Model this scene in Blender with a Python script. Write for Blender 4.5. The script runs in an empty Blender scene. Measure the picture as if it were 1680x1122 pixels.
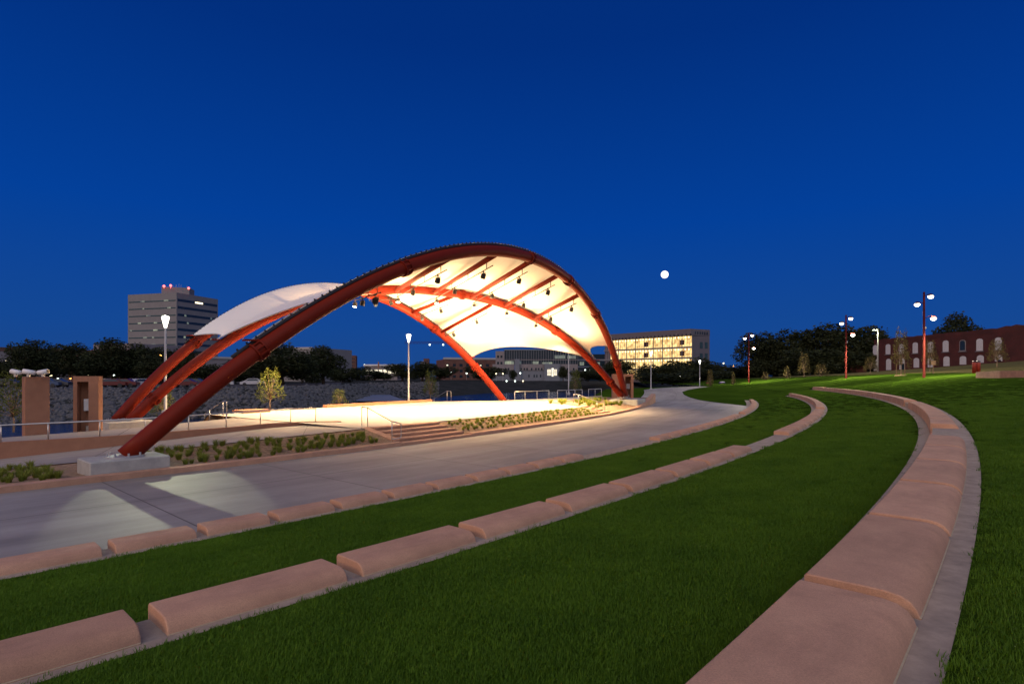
import bpy, math, random
from mathutils import Vector, Matrix, noise as mnoise
random.seed(7)
PI = math.pi
sc = bpy.context.scene
col = sc.collection
F = 933.333; Y0 = 617.06; H = 2.88
CX, CY = -129.9, 121.5            # centre of the concentric terraces

# ------------------------------------------------------------------ helpers
def at(u, d, v=None, z=None):
    """a world point at distance d along a sight line (metres)"""
    if v is not None: z = H - (v - Y0) * d / F
    return Vector(((u - 840) * d / F, d, z if z is not None else 0.0))
def on(u, v, z):
    return at(u, (H - z) * F / (v - Y0), z=z)
def pol(r, a, z=0.0):
    a = math.radians(a)
    return Vector((CX + r * math.cos(a), CY + r * math.sin(a), z))
def topol(p):
    x, y = p[0] - CX, p[1] - CY
    return math.hypot(x, y), math.degrees(math.atan2(y, x))
def lerp(a, b, t): return a + (b - a) * t
def clamp(x, a=0., b=1.): return max(a, min(b, x))
def smooth(t): t = clamp(t); return t * t * (3 - 2 * t)
def interp(pts, x):
    if x <= pts[0][0]: return pts[0][1]
    for (x0, y0), (x1, y1) in zip(pts, pts[1:]):
        if x <= x1: return y0 + (y1 - y0) * (x - x0) / (x1 - x0)
    return pts[-1][1]

class MB:
    def __init__(s): s.v = []; s.f = []; s.uv = None
    def add(s, vs, fs):
        n = len(s.v); s.v += [tuple(v) for v in vs]; s.f += [tuple(i + n for i in f) for f in fs]; return s
    def box(s, c, d, rz=0.0, M=None):
        hx, hy, hz = d[0] / 2, d[1] / 2, d[2] / 2; cs, sn = math.cos(rz), math.sin(rz); vs = []
        for z in (-hz, hz):
            for x, y in ((-hx, -hy), (hx, -hy), (hx, hy), (-hx, hy)):
                p = Vector((x, y, z))
                if M: p = M @ p
                else: p = Vector((x * cs - y * sn, x * sn + y * cs, z))
                vs.append(p + Vector(c))
        return s.add(vs, [(3, 2, 1, 0), (4, 5, 6, 7), (0, 1, 5, 4), (1, 2, 6, 5), (2, 3, 7, 6), (3, 0, 4, 7)])
    def bbox(s, c, d, b=.02, rz=0.0):
        """box with chamfered upright and top edges"""
        hx, hy, hz = d[0] / 2, d[1] / 2, d[2] / 2; cs, sn = math.cos(rz), math.sin(rz)
        def ring(ix, iy, z):
            o = []
            for x, y in ((-hx + b, -hy), (hx - b, -hy), (hx, -hy + b), (hx, hy - b), (hx - b, hy), (-hx + b, hy), (-hx, hy - b), (-hx, -hy + b)):
                x *= ix; y *= iy
                o.append((c[0] + x * cs - y * sn, c[1] + x * sn + y * cs, c[2] + z))
            return o
        k1, k2 = (hx - b) / hx, (hy - b) / hy
        return s.rings([ring(1, 1, -hz), ring(1, 1, hz - b), ring(k1, k2, hz)])
    def rings(s, rs, caps=True, closed=True):
        n = len(rs[0]); vs = [p for r in rs for p in r]; fs = []
        for k in range(len(rs) - 1):
            for i in range(n if closed else n - 1):
                j = (i + 1) % n
                fs.append((k * n + i, k * n + j, (k + 1) * n + j, (k + 1) * n + i))
        if caps:
            fs.append(tuple(range(n - 1, -1, -1))); m = (len(rs) - 1) * n; fs.append(tuple(range(m, m + n)))
        return s.add(vs, fs)
    def tube(s, path, r, n=8, caps=True):
        path = [Vector(p) for p in path]; N = len(path); rs = []
        up = None
        for i, p in enumerate(path):
            t = (path[min(i + 1, N - 1)] - path[max(i - 1, 0)]).normalized()
            if up is None:
                up = Vector((0, 0, 1)) if abs(t.z) < .95 else Vector((1, 0, 0))
            a = (up - t * up.dot(t)).normalized(); up = a; b = t.cross(a)
            rr = r[i] if isinstance(r, (list, tuple)) else r
            rs.append([p + (a * math.cos(2 * PI * k / n) + b * math.sin(2 * PI * k / n)) * rr for k in range(n)])
        return s.rings(rs, caps)
    def lathe(s, prof, n=12, c=(0, 0, 0)):
        rs = [[(c[0] + r * math.cos(2 * PI * k / n), c[1] + r * math.sin(2 * PI * k / n), c[2] + z) for k in range(n)] for r, z in prof]
        return s.rings(rs)
    def prism(s, poly, z0, z1):
        n = len(poly)
        g = lambda z, i: z[i] if isinstance(z, (list, tuple)) else z
        return s.rings([[(p[0], p[1], g(z0, i)) for i, p in enumerate(poly)], [(p[0], p[1], g(z1, i)) for i, p in enumerate(poly)]])
    def grid(s, rows, uvs=None):
        m, n = len(rows), len(rows[0])
        s.add([p for r in rows for p in r], [(i * n + j, i * n + j + 1, (i + 1) * n + j + 1, (i + 1) * n + j) for i in range(m - 1) for j in range(n - 1)])
        if uvs: s.uv = (s.uv or []) + [q for r in uvs for q in r]
        return s
    def mesh(s, name, mat, off=(0, 0, 0), smoothing=False):
        me = bpy.data.meshes.new(name)
        me.from_pydata([(v[0] - off[0], v[1] - off[1], v[2] - off[2]) for v in s.v], [], s.f)
        if mat: me.materials.append(mat)
        if s.uv:
            ul = me.uv_layers.new(name='uv')
            for l in me.loops: ul.data[l.index].uv = s.uv[l.vertex_index]
        if smoothing:
            me.polygons.foreach_set('use_smooth', [True] * len(me.polygons))
            if smoothing is not True: me.set_sharp_from_angle(angle=math.radians(smoothing))
        me.update(); return me
    def build(s, name, mat, parent=None, smoothing=False, local=False, loc=None):
        off = (0, 0, 0)
        if parent is not None and not local: off = world_loc(parent)
        if loc is not None: off = loc
        o = bpy.data.objects.new(name, s.mesh(name, mat, off, smoothing)); col.objects.link(o)
        if parent is not None: o.parent = parent
        if loc is not None: o.location = loc
        return o
def world_loc(o):
    p = Vector((0, 0, 0))
    while o is not None: p += Vector(o.location); o = o.parent
    return p
def tag(o, label=None, cat=None, group=None, kind=None):
    if label: o['label'] = label
    if cat: o['category'] = cat
    if group: o['group'] = group
    if kind: o['kind'] = kind
    return o
def thing(name, label, cat, loc=(0, 0, 0), rz=0.0, group=None):
    o = bpy.data.objects.new(name, None); o.location = loc; o.rotation_euler = (0, 0, rz); o.empty_display_size = .2
    col.objects.link(o); return tag(o, label, cat, group)
def dup(root, loc, rz=0.0, label=None, scale=None, group=None):
    r = root.copy(); col.objects.link(r); r.location = loc; r.rotation_euler = (0, 0, rz)
    if scale: r.scale = scale
    if label: r['label'] = label
    if group: r['group'] = group
    for ch in list(root.children):
        if ch.type == 'LIGHT': continue
        c = ch.copy(); col.objects.link(c); c.parent = r
        for g in ch.children:
            d = g.copy(); col.objects.link(d); d.parent = c
    return r
def struct(o): return tag(o, kind='structure')
ORD = ['first', 'second', 'third', 'fourth', 'fifth', 'sixth', 'seventh', 'eighth', 'ninth', 'tenth', 'eleventh', 'twelfth', 'thirteenth', 'fourteenth', 'fifteenth', 'sixteenth', 'seventeenth', 'eighteenth', 'nineteenth', 'twentieth', 'twenty-first', 'twenty-second', 'twenty-third', 'twenty-fourth']

# ------------------------------------------------------------------ materials
def newmat(name):
    m = bpy.data.materials.new(name); m.use_nodes = True; nt = m.node_tree
    return m, nt, nt.nodes['Principled BSDF']
def N(nt, t, **kw):
    n = nt.nodes.new(t)
    for k, v in kw.items():
        if k in n.inputs: n.inputs[k].default_value = v
        else: setattr(n, k, v)
    return n
def pbr(name, c1, c2=None, rough=.7, scale=4., bump=0., bscale=60., metal=0., coord='Object', stretch=None, detail=6., rnd=0., spec=None, c3=None, speck=0.):
    m, nt, b = newmat(name); L = nt.links
    b.inputs['Roughness'].default_value = rough; b.inputs['Metallic'].default_value = metal
    if spec is not None: b.inputs['Specular IOR Level'].default_value = spec
    tc = N(nt, 'ShaderNodeTexCoord'); vec = tc.outputs[coord]
    if stretch:
        mp = N(nt, 'ShaderNodeMapping'); mp.inputs['Scale'].default_value = stretch; L.new(vec, mp.inputs[0]); vec = mp.outputs[0]
    if c2 is None: c2 = tuple(x * .8 for x in c1)
    nz = N(nt, 'ShaderNodeTexNoise', Scale=scale, Detail=detail, Roughness=.65); L.new(vec, nz.inputs['Vector'])
    rp = N(nt, 'ShaderNodeValToRGB'); e = rp.color_ramp.elements
    e[0].position = .3; e[1].position = .7; e[0].color = (*c2, 1); e[1].color = (*c1, 1)
    if c3: x = e.new(.5); x.color = (*c3, 1)
    L.new(nz.outputs[0], rp.inputs[0]); out = rp.outputs[0]
    if rnd:
        oi = N(nt, 'ShaderNodeObjectInfo'); hs = N(nt, 'ShaderNodeHueSaturation')
        mr = N(nt, 'ShaderNodeMapRange'); mr.inputs['To Min'].default_value = 1 - rnd; mr.inputs['To Max'].default_value = 1 + rnd
        L.new(oi.outputs['Random'], mr.inputs[0]); L.new(mr.outputs[0], hs.inputs['Value']); L.new(out, hs.inputs['Color']); out = hs.outputs[0]
    if speck:   # grain of the cast stone and a few rain-washed stains
        n3 = N(nt, 'ShaderNodeTexNoise', Scale=95., Detail=3., Roughness=.8); L.new(vec, n3.inputs['Vector'])
        n4 = N(nt, 'ShaderNodeTexNoise', Scale=.9, Detail=7., Roughness=.75, Distortion=.6); L.new(vec, n4.inputs['Vector'])
        for nn, lo, hi, am in ((n3, .3, .62, speck), (n4, .34, .56, speck * .8)):
            mr3 = N(nt, 'ShaderNodeMapRange'); mr3.inputs['From Min'].default_value = lo; mr3.inputs['From Max'].default_value = hi; mr3.inputs['To Min'].default_value = 1 - am; mr3.inputs['To Max'].default_value = 1.06; L.new(nn.outputs[0], mr3.inputs[0])
            mm = N(nt, 'ShaderNodeMix', data_type='RGBA', blend_type='MULTIPLY'); mm.inputs[0].default_value = 1.; L.new(out, mm.inputs[6]); L.new(mr3.outputs[0], mm.inputs[7]); out = mm.outputs[2]
    L.new(out, b.inputs['Base Color'])
    if bump:
        n2 = N(nt, 'ShaderNodeTexNoise', Scale=bscale, Detail=4.); L.new(vec, n2.inputs['Vector'])
        bp = N(nt, 'ShaderNodeBump', Strength=bump, Distance=.02); L.new(n2.outputs[0], bp.inputs['Height']); L.new(bp.outputs[0], b.inputs['Normal'])
    return m
def emit(name, c, s, vary=None, scale=1.):
    m, nt, b = newmat(name); L = nt.links
    b.inputs['Base Color'].default_value = (.1, .1, .1, 1); b.inputs['Roughness'].default_value = .3
    b.inputs['Emission Color'].default_value = (*c, 1); b.inputs['Emission Strength'].default_value = s
    if vary:
        tc = N(nt, 'ShaderNodeTexCoord'); nz = N(nt, 'ShaderNodeTexNoise', Scale=scale, Detail=4.); L.new(tc.outputs['Object'], nz.inputs['Vector'])
        rp = N(nt, 'ShaderNodeValToRGB'); e = rp.color_ramp.elements; e[0].position = .38; e[1].position = .66
        e[0].color = (*vary, 1); e[1].color = (*c, 1); L.new(nz.outputs[0], rp.inputs[0]); L.new(rp.outputs[0], b.inputs['Emission Color'])
    return m
M = {}
M['pink'] = pbr('pink_cast_concrete', (.57, .325, .205), (.45, .25, .16), .82, 2.2, .5, 160., rnd=.07, c3=(.52, .29, .185), speck=.22)
M['pinkwall'] = pbr('tan_red_concrete', (.33, .155, .09), (.26, .12, .07), .8, 2., .2, 120.)
M['sealant'] = pbr('cream_sealant', (.46, .37, .24), (.34, .27, .17), .7, 20.)
M['footing'] = pbr('weathered_concrete', (.43, .34, .26), (.24, .19, .15), .85, 5., .35, 90.)
M['conc'] = pbr('grey_concrete', (.42, .41, .38), (.30, .295, .28), .8, 3., .3, 70.)
M['mulch'] = pbr('tan_wood_mulch', (.44, .29, .17), (.12, .07, .04), .95, 7., 1., 60., detail=8.)
M['red'] = pbr('red_painted_steel', (.17, .017, .007), (.145, .014, .006), .45, 2., .03, 300., spec=.1)
M['redpole'] = pbr('red_pole_paint', (.062, .005, .003), (.05, .004, .0025), .7, 4., spec=.1)
M['redbin'] = pbr('red_bin_paint', (.34, .035, .018), (.28, .03, .015), .5, 4.)
M['black'] = pbr('black_metal', (.025, .025, .028), (.015, .015, .018), .5, 8.)
M['steel'] = pbr('stainless_steel', (.55, .53, .5), (.47, .46, .44), .32, 12., metal=.75)
M['greypole'] = pbr('grey_pole_paint', (.36, .36, .37), (.30, .30, .32), .5, 6.)
M['white'] = pbr('white_paint', (.75, .75, .76), (.66, .66, .68), .5, 6.)
M['trunk'] = pbr('tree_bark', (.10, .07, .05), (.05, .035, .025), .95, 14., .6, 30.)
M['youngbark'] = pbr('pale_young_bark', (.28, .20, .13), (.16, .11, .08), .9, 14.)
M['stake'] = pbr('timber_stake', (.2, .13, .08), (.14, .09, .05), .9, 10.)
def leafmat(name, c1, c2, trans=.25):
    m, nt, b = newmat(name); L = nt.links
    g = N(nt, 'ShaderNodeNewGeometry'); tc = N(nt, 'ShaderNodeTexCoord')
    nz = N(nt, 'ShaderNodeTexNoise', Scale=3.5, Detail=5.); L.new(tc.outputs['Object'], nz.inputs['Vector'])
    rp = N(nt, 'ShaderNodeValToRGB'); e = rp.color_ramp.elements; e[0].position = .3; e[1].position = .7; e[0].color = (*c2, 1); e[1].color = (*c1, 1)
    L.new(nz.outputs[0], rp.inputs[0]); L.new(rp.outputs[0], b.inputs['Base Color']); b.inputs['Roughness'].default_value = .7
    b.inputs['Specular IOR Level'].default_value = .2
    t = N(nt, 'ShaderNodeBsdfTranslucent'); L.new(rp.outputs[0], t.inputs[0])
    mx = N(nt, 'ShaderNodeMixShader'); mx.inputs[0].default_value = trans
    L.new(b.outputs[0], mx.inputs[1]); L.new(t.outputs[0], mx.inputs[2]); L.new(mx.outputs[0], nt.nodes['Material Output'].inputs[0])
    return m
M['leaf'] = leafmat('dark_tree_leaves', (.040, .050, .018), (.012, .02, .008), .15)
M['leaf2'] = leafmat('young_tree_leaves', (.125, .15, .028), (.065, .085, .018))
M['leaf3'] = leafmat('autumn_young_leaves', (.14, .11, .035), (.08, .07, .025))
M['clump'] = leafmat('bed_grass_blades', (.27, .30, .045), (.14, .19, .03), .35)
# lawn
def lawnmat(name, cols, scale):
    m, nt, b = newmat(name); L = nt.links
    tc = N(nt, 'ShaderNodeTexCoord')
    n1 = N(nt, 'ShaderNodeTexNoise', Scale=scale, Detail=8., Roughness=.7); L.new(tc.outputs['Object'], n1.inputs['Vector'])
    n2 = N(nt, 'ShaderNodeTexNoise', Scale=.18, Detail=4.); L.new(tc.outputs['Object'], n2.inputs['Vector'])
    mx = N(nt, 'ShaderNodeMix', data_type='FLOAT'); mx.inputs[0].default_value = .4
    L.new(n1.outputs[0], mx.inputs[2]); L.new(n2.outputs[0], mx.inputs[3])
    rp = N(nt, 'ShaderNodeValToRGB'); e = rp.color_ramp.elements; e[0].position = .36; e[1].position = .64
    e[0].color = (*cols[0], 1); e[1].color = (*cols[1], 1); L.new(mx.outputs[0], rp.inputs[0]); L.new(rp.outputs[0], b.inputs['Base Color'])
    b.inputs['Roughness'].default_value = 1.; b.inputs['Specular IOR Level'].default_value = 0.
    bp = N(nt, 'ShaderNodeBump', Strength=.7, Distance=.05); L.new(n1.outputs[0], bp.inputs['Height']); L.new(bp.outputs[0], b.inputs['Normal'])
    return m
M['lawn'] = lawnmat('lawn_turf', ((.020, .046, .005), (.046, .092, .009)), 14.)
M['dry'] = lawnmat('dry_hillside_grass', ((.09, .085, .035), (.16, .14, .06)), 3.)
M['farland'] = lawnmat('far_ground', ((.025, .03, .03), (.05, .052, .052)), .6)
def blade():
    m, nt, b = newmat('grass_blades'); L = nt.links
    oi = N(nt, 'ShaderNodeObjectInfo'); rp = N(nt, 'ShaderNodeValToRGB'); e = rp.color_ramp.elements
    e[0].color = (.05, .125, .006, 1); e[1].color = (.19, .33, .022, 1); x = e.new(.95); x.color = (.12, .24, .015, 1); x = e.new(.985); x.color = (.16, .17, .05, 1)
    nz = N(nt, 'ShaderNodeTexNoise', Scale=.9, Detail=5., Roughness=.7); L.new(oi.outputs['Location'], nz.inputs['Vector'])
    mrn = N(nt, 'ShaderNodeMapRange'); mrn.inputs['From Min'].default_value = .33; mrn.inputs['From Max'].default_value = .67; L.new(nz.outputs[0], mrn.inputs[0])
    mfl = N(nt, 'ShaderNodeMix', data_type='FLOAT'); mfl.inputs[0].default_value = .6; L.new(oi.outputs['Random'], mfl.inputs[2]); L.new(mrn.outputs[0], mfl.inputs[3])
    L.new(mfl.outputs[0], rp.inputs[0]); L.new(rp.outputs[0], b.inputs['Base Color']); b.inputs['Roughness'].default_value = .6; b.inputs['Specular IOR Level'].default_value = .2
    t = N(nt, 'ShaderNodeBsdfTranslucent'); L.new(rp.outputs[0], t.inputs[0]); mx = N(nt, 'ShaderNodeMixShader'); mx.inputs[0].default_value = .42
    L.new(b.outputs[0], mx.inputs[1]); L.new(t.outputs[0], mx.inputs[2]); L.new(mx.outputs[0], nt.nodes['Material Output'].inputs[0])
    return m
M['blade'] = blade()
# broom finished concrete with joints, laid out by the (arc, radius) UV of the paved sheets
def paving(name, c1, c2, jx, jy, joint=.012, streak=(.25, 5.)):
    m, nt, b = newmat(name); L = nt.links
    uv = N(nt, 'ShaderNodeUVMap'); mp = N(nt, 'ShaderNodeMapping'); mp.inputs['Scale'].default_value = (streak[0], streak[1], 1); L.new(uv.outputs[0], mp.inputs[0])
    n1 = N(nt, 'ShaderNodeTexNoise', Scale=1., Detail=6., Roughness=.6); L.new(mp.outputs[0], n1.inputs['Vector'])
    n2 = N(nt, 'ShaderNodeTexNoise', Scale=.22, Detail=7., Roughness=.68); L.new(uv.outputs[0], n2.inputs['Vector'])
    mx = N(nt, 'ShaderNodeMix', data_type='FLOAT'); mx.inputs[0].default_value = .5; L.new(n1.outputs[0], mx.inputs[2]); L.new(n2.outputs[0], mx.inputs[3])
    rp = N(nt, 'ShaderNodeValToRGB'); e = rp.color_ramp.elements; e[0].position = .36; e[1].position = .62; e[0].color = (*c2, 1); e[1].color = (*c1, 1)
    L.new(mx.outputs[0], rp.inputs[0])
    bk = N(nt, 'ShaderNodeTexBrick'); L.new(uv.outputs[0], bk.inputs['Vector']); bk.offset = 0.; bk.inputs['Scale'].default_value = 1.
    bk.inputs['Brick Width'].default_value = jx; bk.inputs['Row Height'].default_value = jy; bk.inputs['Mortar Size'].default_value = joint; bk.inputs['Mortar Smooth'].default_value = .1
    bk.inputs['Color1'].default_value = (1, 1, 1, 1); bk.inputs['Color2'].default_value = (.88, .88, .88, 1); bk.inputs['Mortar'].default_value = (.38, .36, .33, 1)
    ml = N(nt, 'ShaderNodeMix', data_type='RGBA', blend_type='MULTIPLY'); ml.inputs[0].default_value = 1.
    L.new(rp.outputs[0], ml.inputs[6]); L.new(bk.outputs[0], ml.inputs[7]); L.new(ml.outputs[2], b.inputs['Base Color'])
    b.inputs['Roughness'].default_value = .62
    n3 = N(nt, 'ShaderNodeTexNoise', Scale=30., Detail=3.); mp2 = N(nt, 'ShaderNodeMapping'); mp2.inputs['Scale'].default_value = (.3, 3., 1); L.new(uv.outputs[0], mp2.inputs[0]); L.new(mp2.outputs[0], n3.inputs['Vector'])
    bp = N(nt, 'ShaderNodeBump', Strength=.12, Distance=.01); L.new(n3.outputs[0], bp.inputs['Height']); L.new(bp.outputs[0], b.inputs['Normal'])
    return m
M['plaza'] = paving('broom_finished_concrete', (.37, .34, .305), (.19, .17, .15), 4.4, 4.15, .018, (.10, .85))
M['stage'] = paving('stage_concrete', (.50, .46, .40), (.42, .38, .33), 3., 3., .01)
def water():
    m, nt, b = newmat('river_water'); L = nt.links
    b.inputs['Base Color'].default_value = (.006, .012, .022, 1); b.inputs['Roughness'].default_value = .12; b.inputs['IOR'].default_value = 1.33
    tc = N(nt, 'ShaderNodeTexCoord'); nz = N(nt, 'ShaderNodeTexNoise', Scale=.9, Detail=5.); L.new(tc.outputs['Object'], nz.inputs['Vector'])
    bp = N(nt, 'ShaderNodeBump', Strength=1., Distance=.35); L.new(nz.outputs[0], bp.inputs['Height']); L.new(bp.outputs[0], b.inputs['Normal'])
    return m
M['water'] = water()
def membrane():
    m, nt, b = newmat('white_tensile_fabric'); L = nt.links
    b.inputs['Base Color'].default_value = (.82, .80, .77, 1); b.inputs['Roughness'].default_value = .55
    t = N(nt, 'ShaderNodeBsdfTranslucent', Color=(.80, .78, .80, 1)); mx = N(nt, 'ShaderNodeMixShader'); mx.inputs[0].default_value = .075
    uv = N(nt, 'ShaderNodeUVMap'); wv = N(nt, 'ShaderNodeTexBrick'); L.new(uv.outputs[0], wv.inputs['Vector']); wv.offset = 0.
    wv.inputs['Scale'].default_value = 1.; wv.inputs['Brick Width'].default_value = 1.9; wv.inputs['Row Height'].default_value = 100.; wv.inputs['Mortar Size'].default_value = .012
    wv.inputs['Color1'].default_value = (.83, .81, .78, 1); wv.inputs['Color2'].default_value = (.81, .79, .76, 1); wv.inputs['Mortar'].default_value = (.68, .66, .63, 1)
    L.new(wv.outputs[0], b.inputs['Base Color'])
    L.new(b.outputs[0], mx.inputs[1]); L.new(t.outputs[0], mx.inputs[2]); L.new(mx.outputs[0], nt.nodes['Material Output'].inputs[0])
    return m
M['membrane'] = membrane()
def brick(name, c1, c2, mort, bw=.24, rh=.08, worn=0.):
    m, nt, b = newmat(name); L = nt.links
    uv = N(nt, 'ShaderNodeUVMap'); bk = N(nt, 'ShaderNodeTexBrick'); L.new(uv.outputs[0], bk.inputs['Vector']); bk.inputs['Scale'].default_value = 1.
    bk.inputs['Brick Width'].default_value = bw; bk.inputs['Row Height'].default_value = rh; bk.inputs['Mortar Size'].default_value = .01
    bk.inputs['Color1'].default_value = (*c1, 1); bk.inputs['Color2'].default_value = (*c2, 1); bk.inputs['Mortar'].default_value = (*mort, 1)
    nz = N(nt, 'ShaderNodeTexNoise', Scale=.5, Detail=6.); L.new(uv.outputs[0], nz.inputs['Vector'])
    rp = N(nt, 'ShaderNodeValToRGB'); e = rp.color_ramp.elements; e[0].position = .35; e[1].position = .7; e[0].color = (.7, .7, .7, 1); e[1].color = (1.15, 1.1, 1.05, 1)
    L.new(nz.outputs[0], rp.inputs[0]); ml = N(nt, 'ShaderNodeMix', data_type='RGBA', blend_type='MULTIPLY'); ml.inputs[0].default_value = 1.
    L.new(bk.outputs[0], ml.inputs[6]); L.new(rp.outputs[0], ml.inputs[7]); L.new(ml.outputs[2], b.inputs['Base Color']); b.inputs['Roughness'].default_value = .9
    return m
M['brick'] = brick('old_red_brick', (.08, .013, .014), (.056, .010, .011), (.045, .02, .02))
M['brick2'] = brick('brown_brick', (.15, .06, .045), (.11, .05, .04), (.12, .08, .07))
M['stone'] = pbr('pale_stone_cladding', (.22, .20, .215), (.18, .165, .18), .8, .6)
M['beige'] = pbr('beige_panels', (.20, .20, .215), (.17, .17, .185), .8, .4)
M['darkpanel'] = pbr('dark_lilac_panels', (.13, .12, .14), (.11, .10, .12), .7, .4)
M['bluestone'] = pbr('blue_grey_cladding', (.16, .18, .22), (.13, .15, .19), .6, .5)
M['glass'] = pbr('dark_window_glass', (.02, .035, .05), (.015, .025, .04), .12, 1.)
M['tealglass'] = pbr('teal_window_glass', (.03, .075, .085), (.02, .05, .06), .15, .8)
M['board'] = pbr('white_window_boarding', (.52, .53, .58), (.36, .37, .42), .7, 4.)
M['asphalt'] = pbr('asphalt', (.06, .06, .062), (.045, .045, .047), .9, 2.)
M['rock'] = pbr('riprap_stone', (.11, .115, .125), (.05, .053, .06), .9, 3., rnd=0.)
M['lamp'] = emit('lamp_glow', (1., .93, .78), 9.)
M['globe'] = emit('frosted_lamp_globe', (1., .95, .78), 4.5)
M['lens'] = emit('stage_light_lens', (1., .86, .62), 30.)
M['orange'] = emit('orange_lamp', (1., .45, .1), 6.)
M['coolbulb'] = emit('cool_white_lamp', (.85, 1., .9), 4.)
M['redbulb'] = emit('red_beacon', (1., .12, .1), 5.)
M['litwin'] = emit('warm_lit_window', (1., .72, .27), 1.7, (.42, .23, .06), .55)
M['litdim'] = emit('dim_lit_window', (.55, .62, .42), .55, (.06, .10, .12), .35)
M['litstrip'] = emit('lit_ceiling_lamp', (1., .82, .48), 3.)
M['litside'] = emit('lit_doorway', (1., .93, .75), 1.4, (.8, .7, .45), .8)
M['moon'] = emit('moon_surface', (1., .93, .85), 1.8, (.9, .84, .78), .02)

# ------------------------------------------------------------------ world, sun, camera
w = bpy.data.worlds.new('World'); sc.world = w; w.use_nodes = True; nt = w.node_tree; L = nt.links
bg = nt.nodes['Background']; tc = N(nt, 'ShaderNodeTexCoord'); sx = N(nt, 'ShaderNodeSeparateXYZ'); L.new(tc.outputs['Generated'], sx.inputs[0])
def ramp(stops):
    r = N(nt, 'ShaderNodeValToRGB'); e = r.color_ramp.elements
    e[0].position = stops[0][0]; e[0].color = (*stops[0][1], 1); e[1].position = stops[-1][0]; e[1].color = (*stops[-1][1], 1)
    for p, c in stops[1:-1]: x = e.new(p); x.color = (*c, 1)
    return r
east = ramp([(0., (.012, .064, .25)), (.08, (.007, .064, .295)), (.25, (.001, .051, .32)), (.5, (.0005, .029, .21)), (1., (.001, .016, .10))])
west = ramp([(0., (.28, .23, .24)), (.18, (.46, .40, .42)), (.5, (1.24, 1.18, 1.32)), (1., (.86, .90, 1.18))])
L.new(sx.outputs['Z'], east.inputs[0]); L.new(sx.outputs['Z'], west.inputs[0])
fm = N(nt, 'ShaderNodeMapRange', interpolation_type='SMOOTHSTEP'); fm.inputs['From Min'].default_value = .12; fm.inputs['From Max'].default_value = -.75
L.new(sx.outputs['Y'], fm.inputs[0]); mx = N(nt, 'ShaderNodeMix', data_type='RGBA'); L.new(fm.outputs[0], mx.inputs[0])
L.new(east.outputs[0], mx.inputs[6]); L.new(west.outputs[0], mx.inputs[7]); L.new(mx.outputs[2], bg.inputs[0]); bg.inputs[1].default_value = 1.
sl = bpy.data.lights.new('sun', 'SUN'); sl.energy = .75; sl.angle = math.radians(12); sl.color = (1., .56, .28)
so = bpy.data.objects.new('sun', sl); col.objects.link(so); so.rotation_euler = Vector((.72, .60, -.38)).to_track_quat('-Z', 'Y').to_euler()
cd = bpy.data.cameras.new('camera'); cam = bpy.data.objects.new('camera', cd); col.objects.link(cam)
cam.location = (0, 0, H); cam.rotation_euler = (PI / 2, 0, 0); cd.lens = 20.; cd.sensor_width = 36.; cd.shift_y = (Y0 - 561) / 1680.
cd.clip_start = .05; cd.clip_end = 9000.; sc.camera = cam
sc.view_settings.view_transform = 'Standard'; sc.view_settings.look = 'None'; sc.view_settings.exposure = 0.; sc.view_settings.gamma = 1.
sc.cycles.use_denoising = True; sc.cycles.max_bounces = 6; sc.cycles.sample_clamp_indirect = 6.
def lamp(kind, loc, power, color, size=.1, direction=None, angle=None, blend=.5, parent=None):
    l = bpy.data.lights.new('lamp_light', kind); l.energy = power; l.color = color; l.shadow_soft_size = size
    o = bpy.data.objects.new('lamp_light', l); col.objects.link(o)
    if parent is not None: o.parent = parent; loc = Vector(loc) - world_loc(parent)
    o.location = loc
    if kind == 'SPOT': l.spot_size = math.radians(angle); l.spot_blend = blend; o.rotation_euler = Vector(direction).to_track_quat('-Z', 'Y').to_euler()
    return o
WARM = (1., .66, .33); WARMUP = (1., .63, .27)

# moon
o = MB(); o.lathe([(9.8 * math.sin(PI * k / 20) + 1e-4, -9.8 * math.cos(PI * k / 20)) for k in range(21)], 32)
mo = o.build('moon', M['moon'], loc=None, smoothing=True); mo.location = at(1090.5, 1500, v=450.5)
tag(mo, 'bright full white moon in the dark blue sky right of the arch', 'moon')

# ------------------------------------------------------------------ terrain
def zpath(a): return .85 * smooth((a + 22) / 15.) + .25 * smooth((a + 7) / 20)
Z14 = [(-60, 2.6), (-30, 3.05), (-10, 3.15), (0, 2.65), (8, 2.2), (14, 1.9), (30, 1.5)]
ZF = [(-60, 4.6), (-20, 6.0), (-2, 6.4), (8, 4.45), (13, 3.1), (22, 2.2), (60, 1.8)]
def zout(r, a):
    dr = r - 177.5; z14 = interp(Z14, a); zf = interp(ZF, a)
    return interp([(0, 1.28), (10, lerp(1.28, z14, .78)), (15, z14), (60, zf), (140, zf), (3000, zf - 2)], dr)
EDGE = [(-24.5, 166.85), (-23.5, 166.4), (-22, 164.2), (-19.9, 161.6), (-17.8, 160.2), (-15.7, 159.5), (-13.3, 159.5), (-11.1, 160.9), (-8.6, 163.7), (-5, 170), (0, 183), (5, 200), (60, 420)]
INNER = [(-22.2, 157.1), (-20, 155.), (-18, 154.2), (-11.4, 154.), (-9, 156.4), (-6.9, 159.4), (-4, 165), (0, 178), (5, 194), (60, 412)]
RIVER = [(-30, 150.), (-20, 147.), (-8, 148), (0, 166), (20, 230), (40, 330), (60, 400)]
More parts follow.
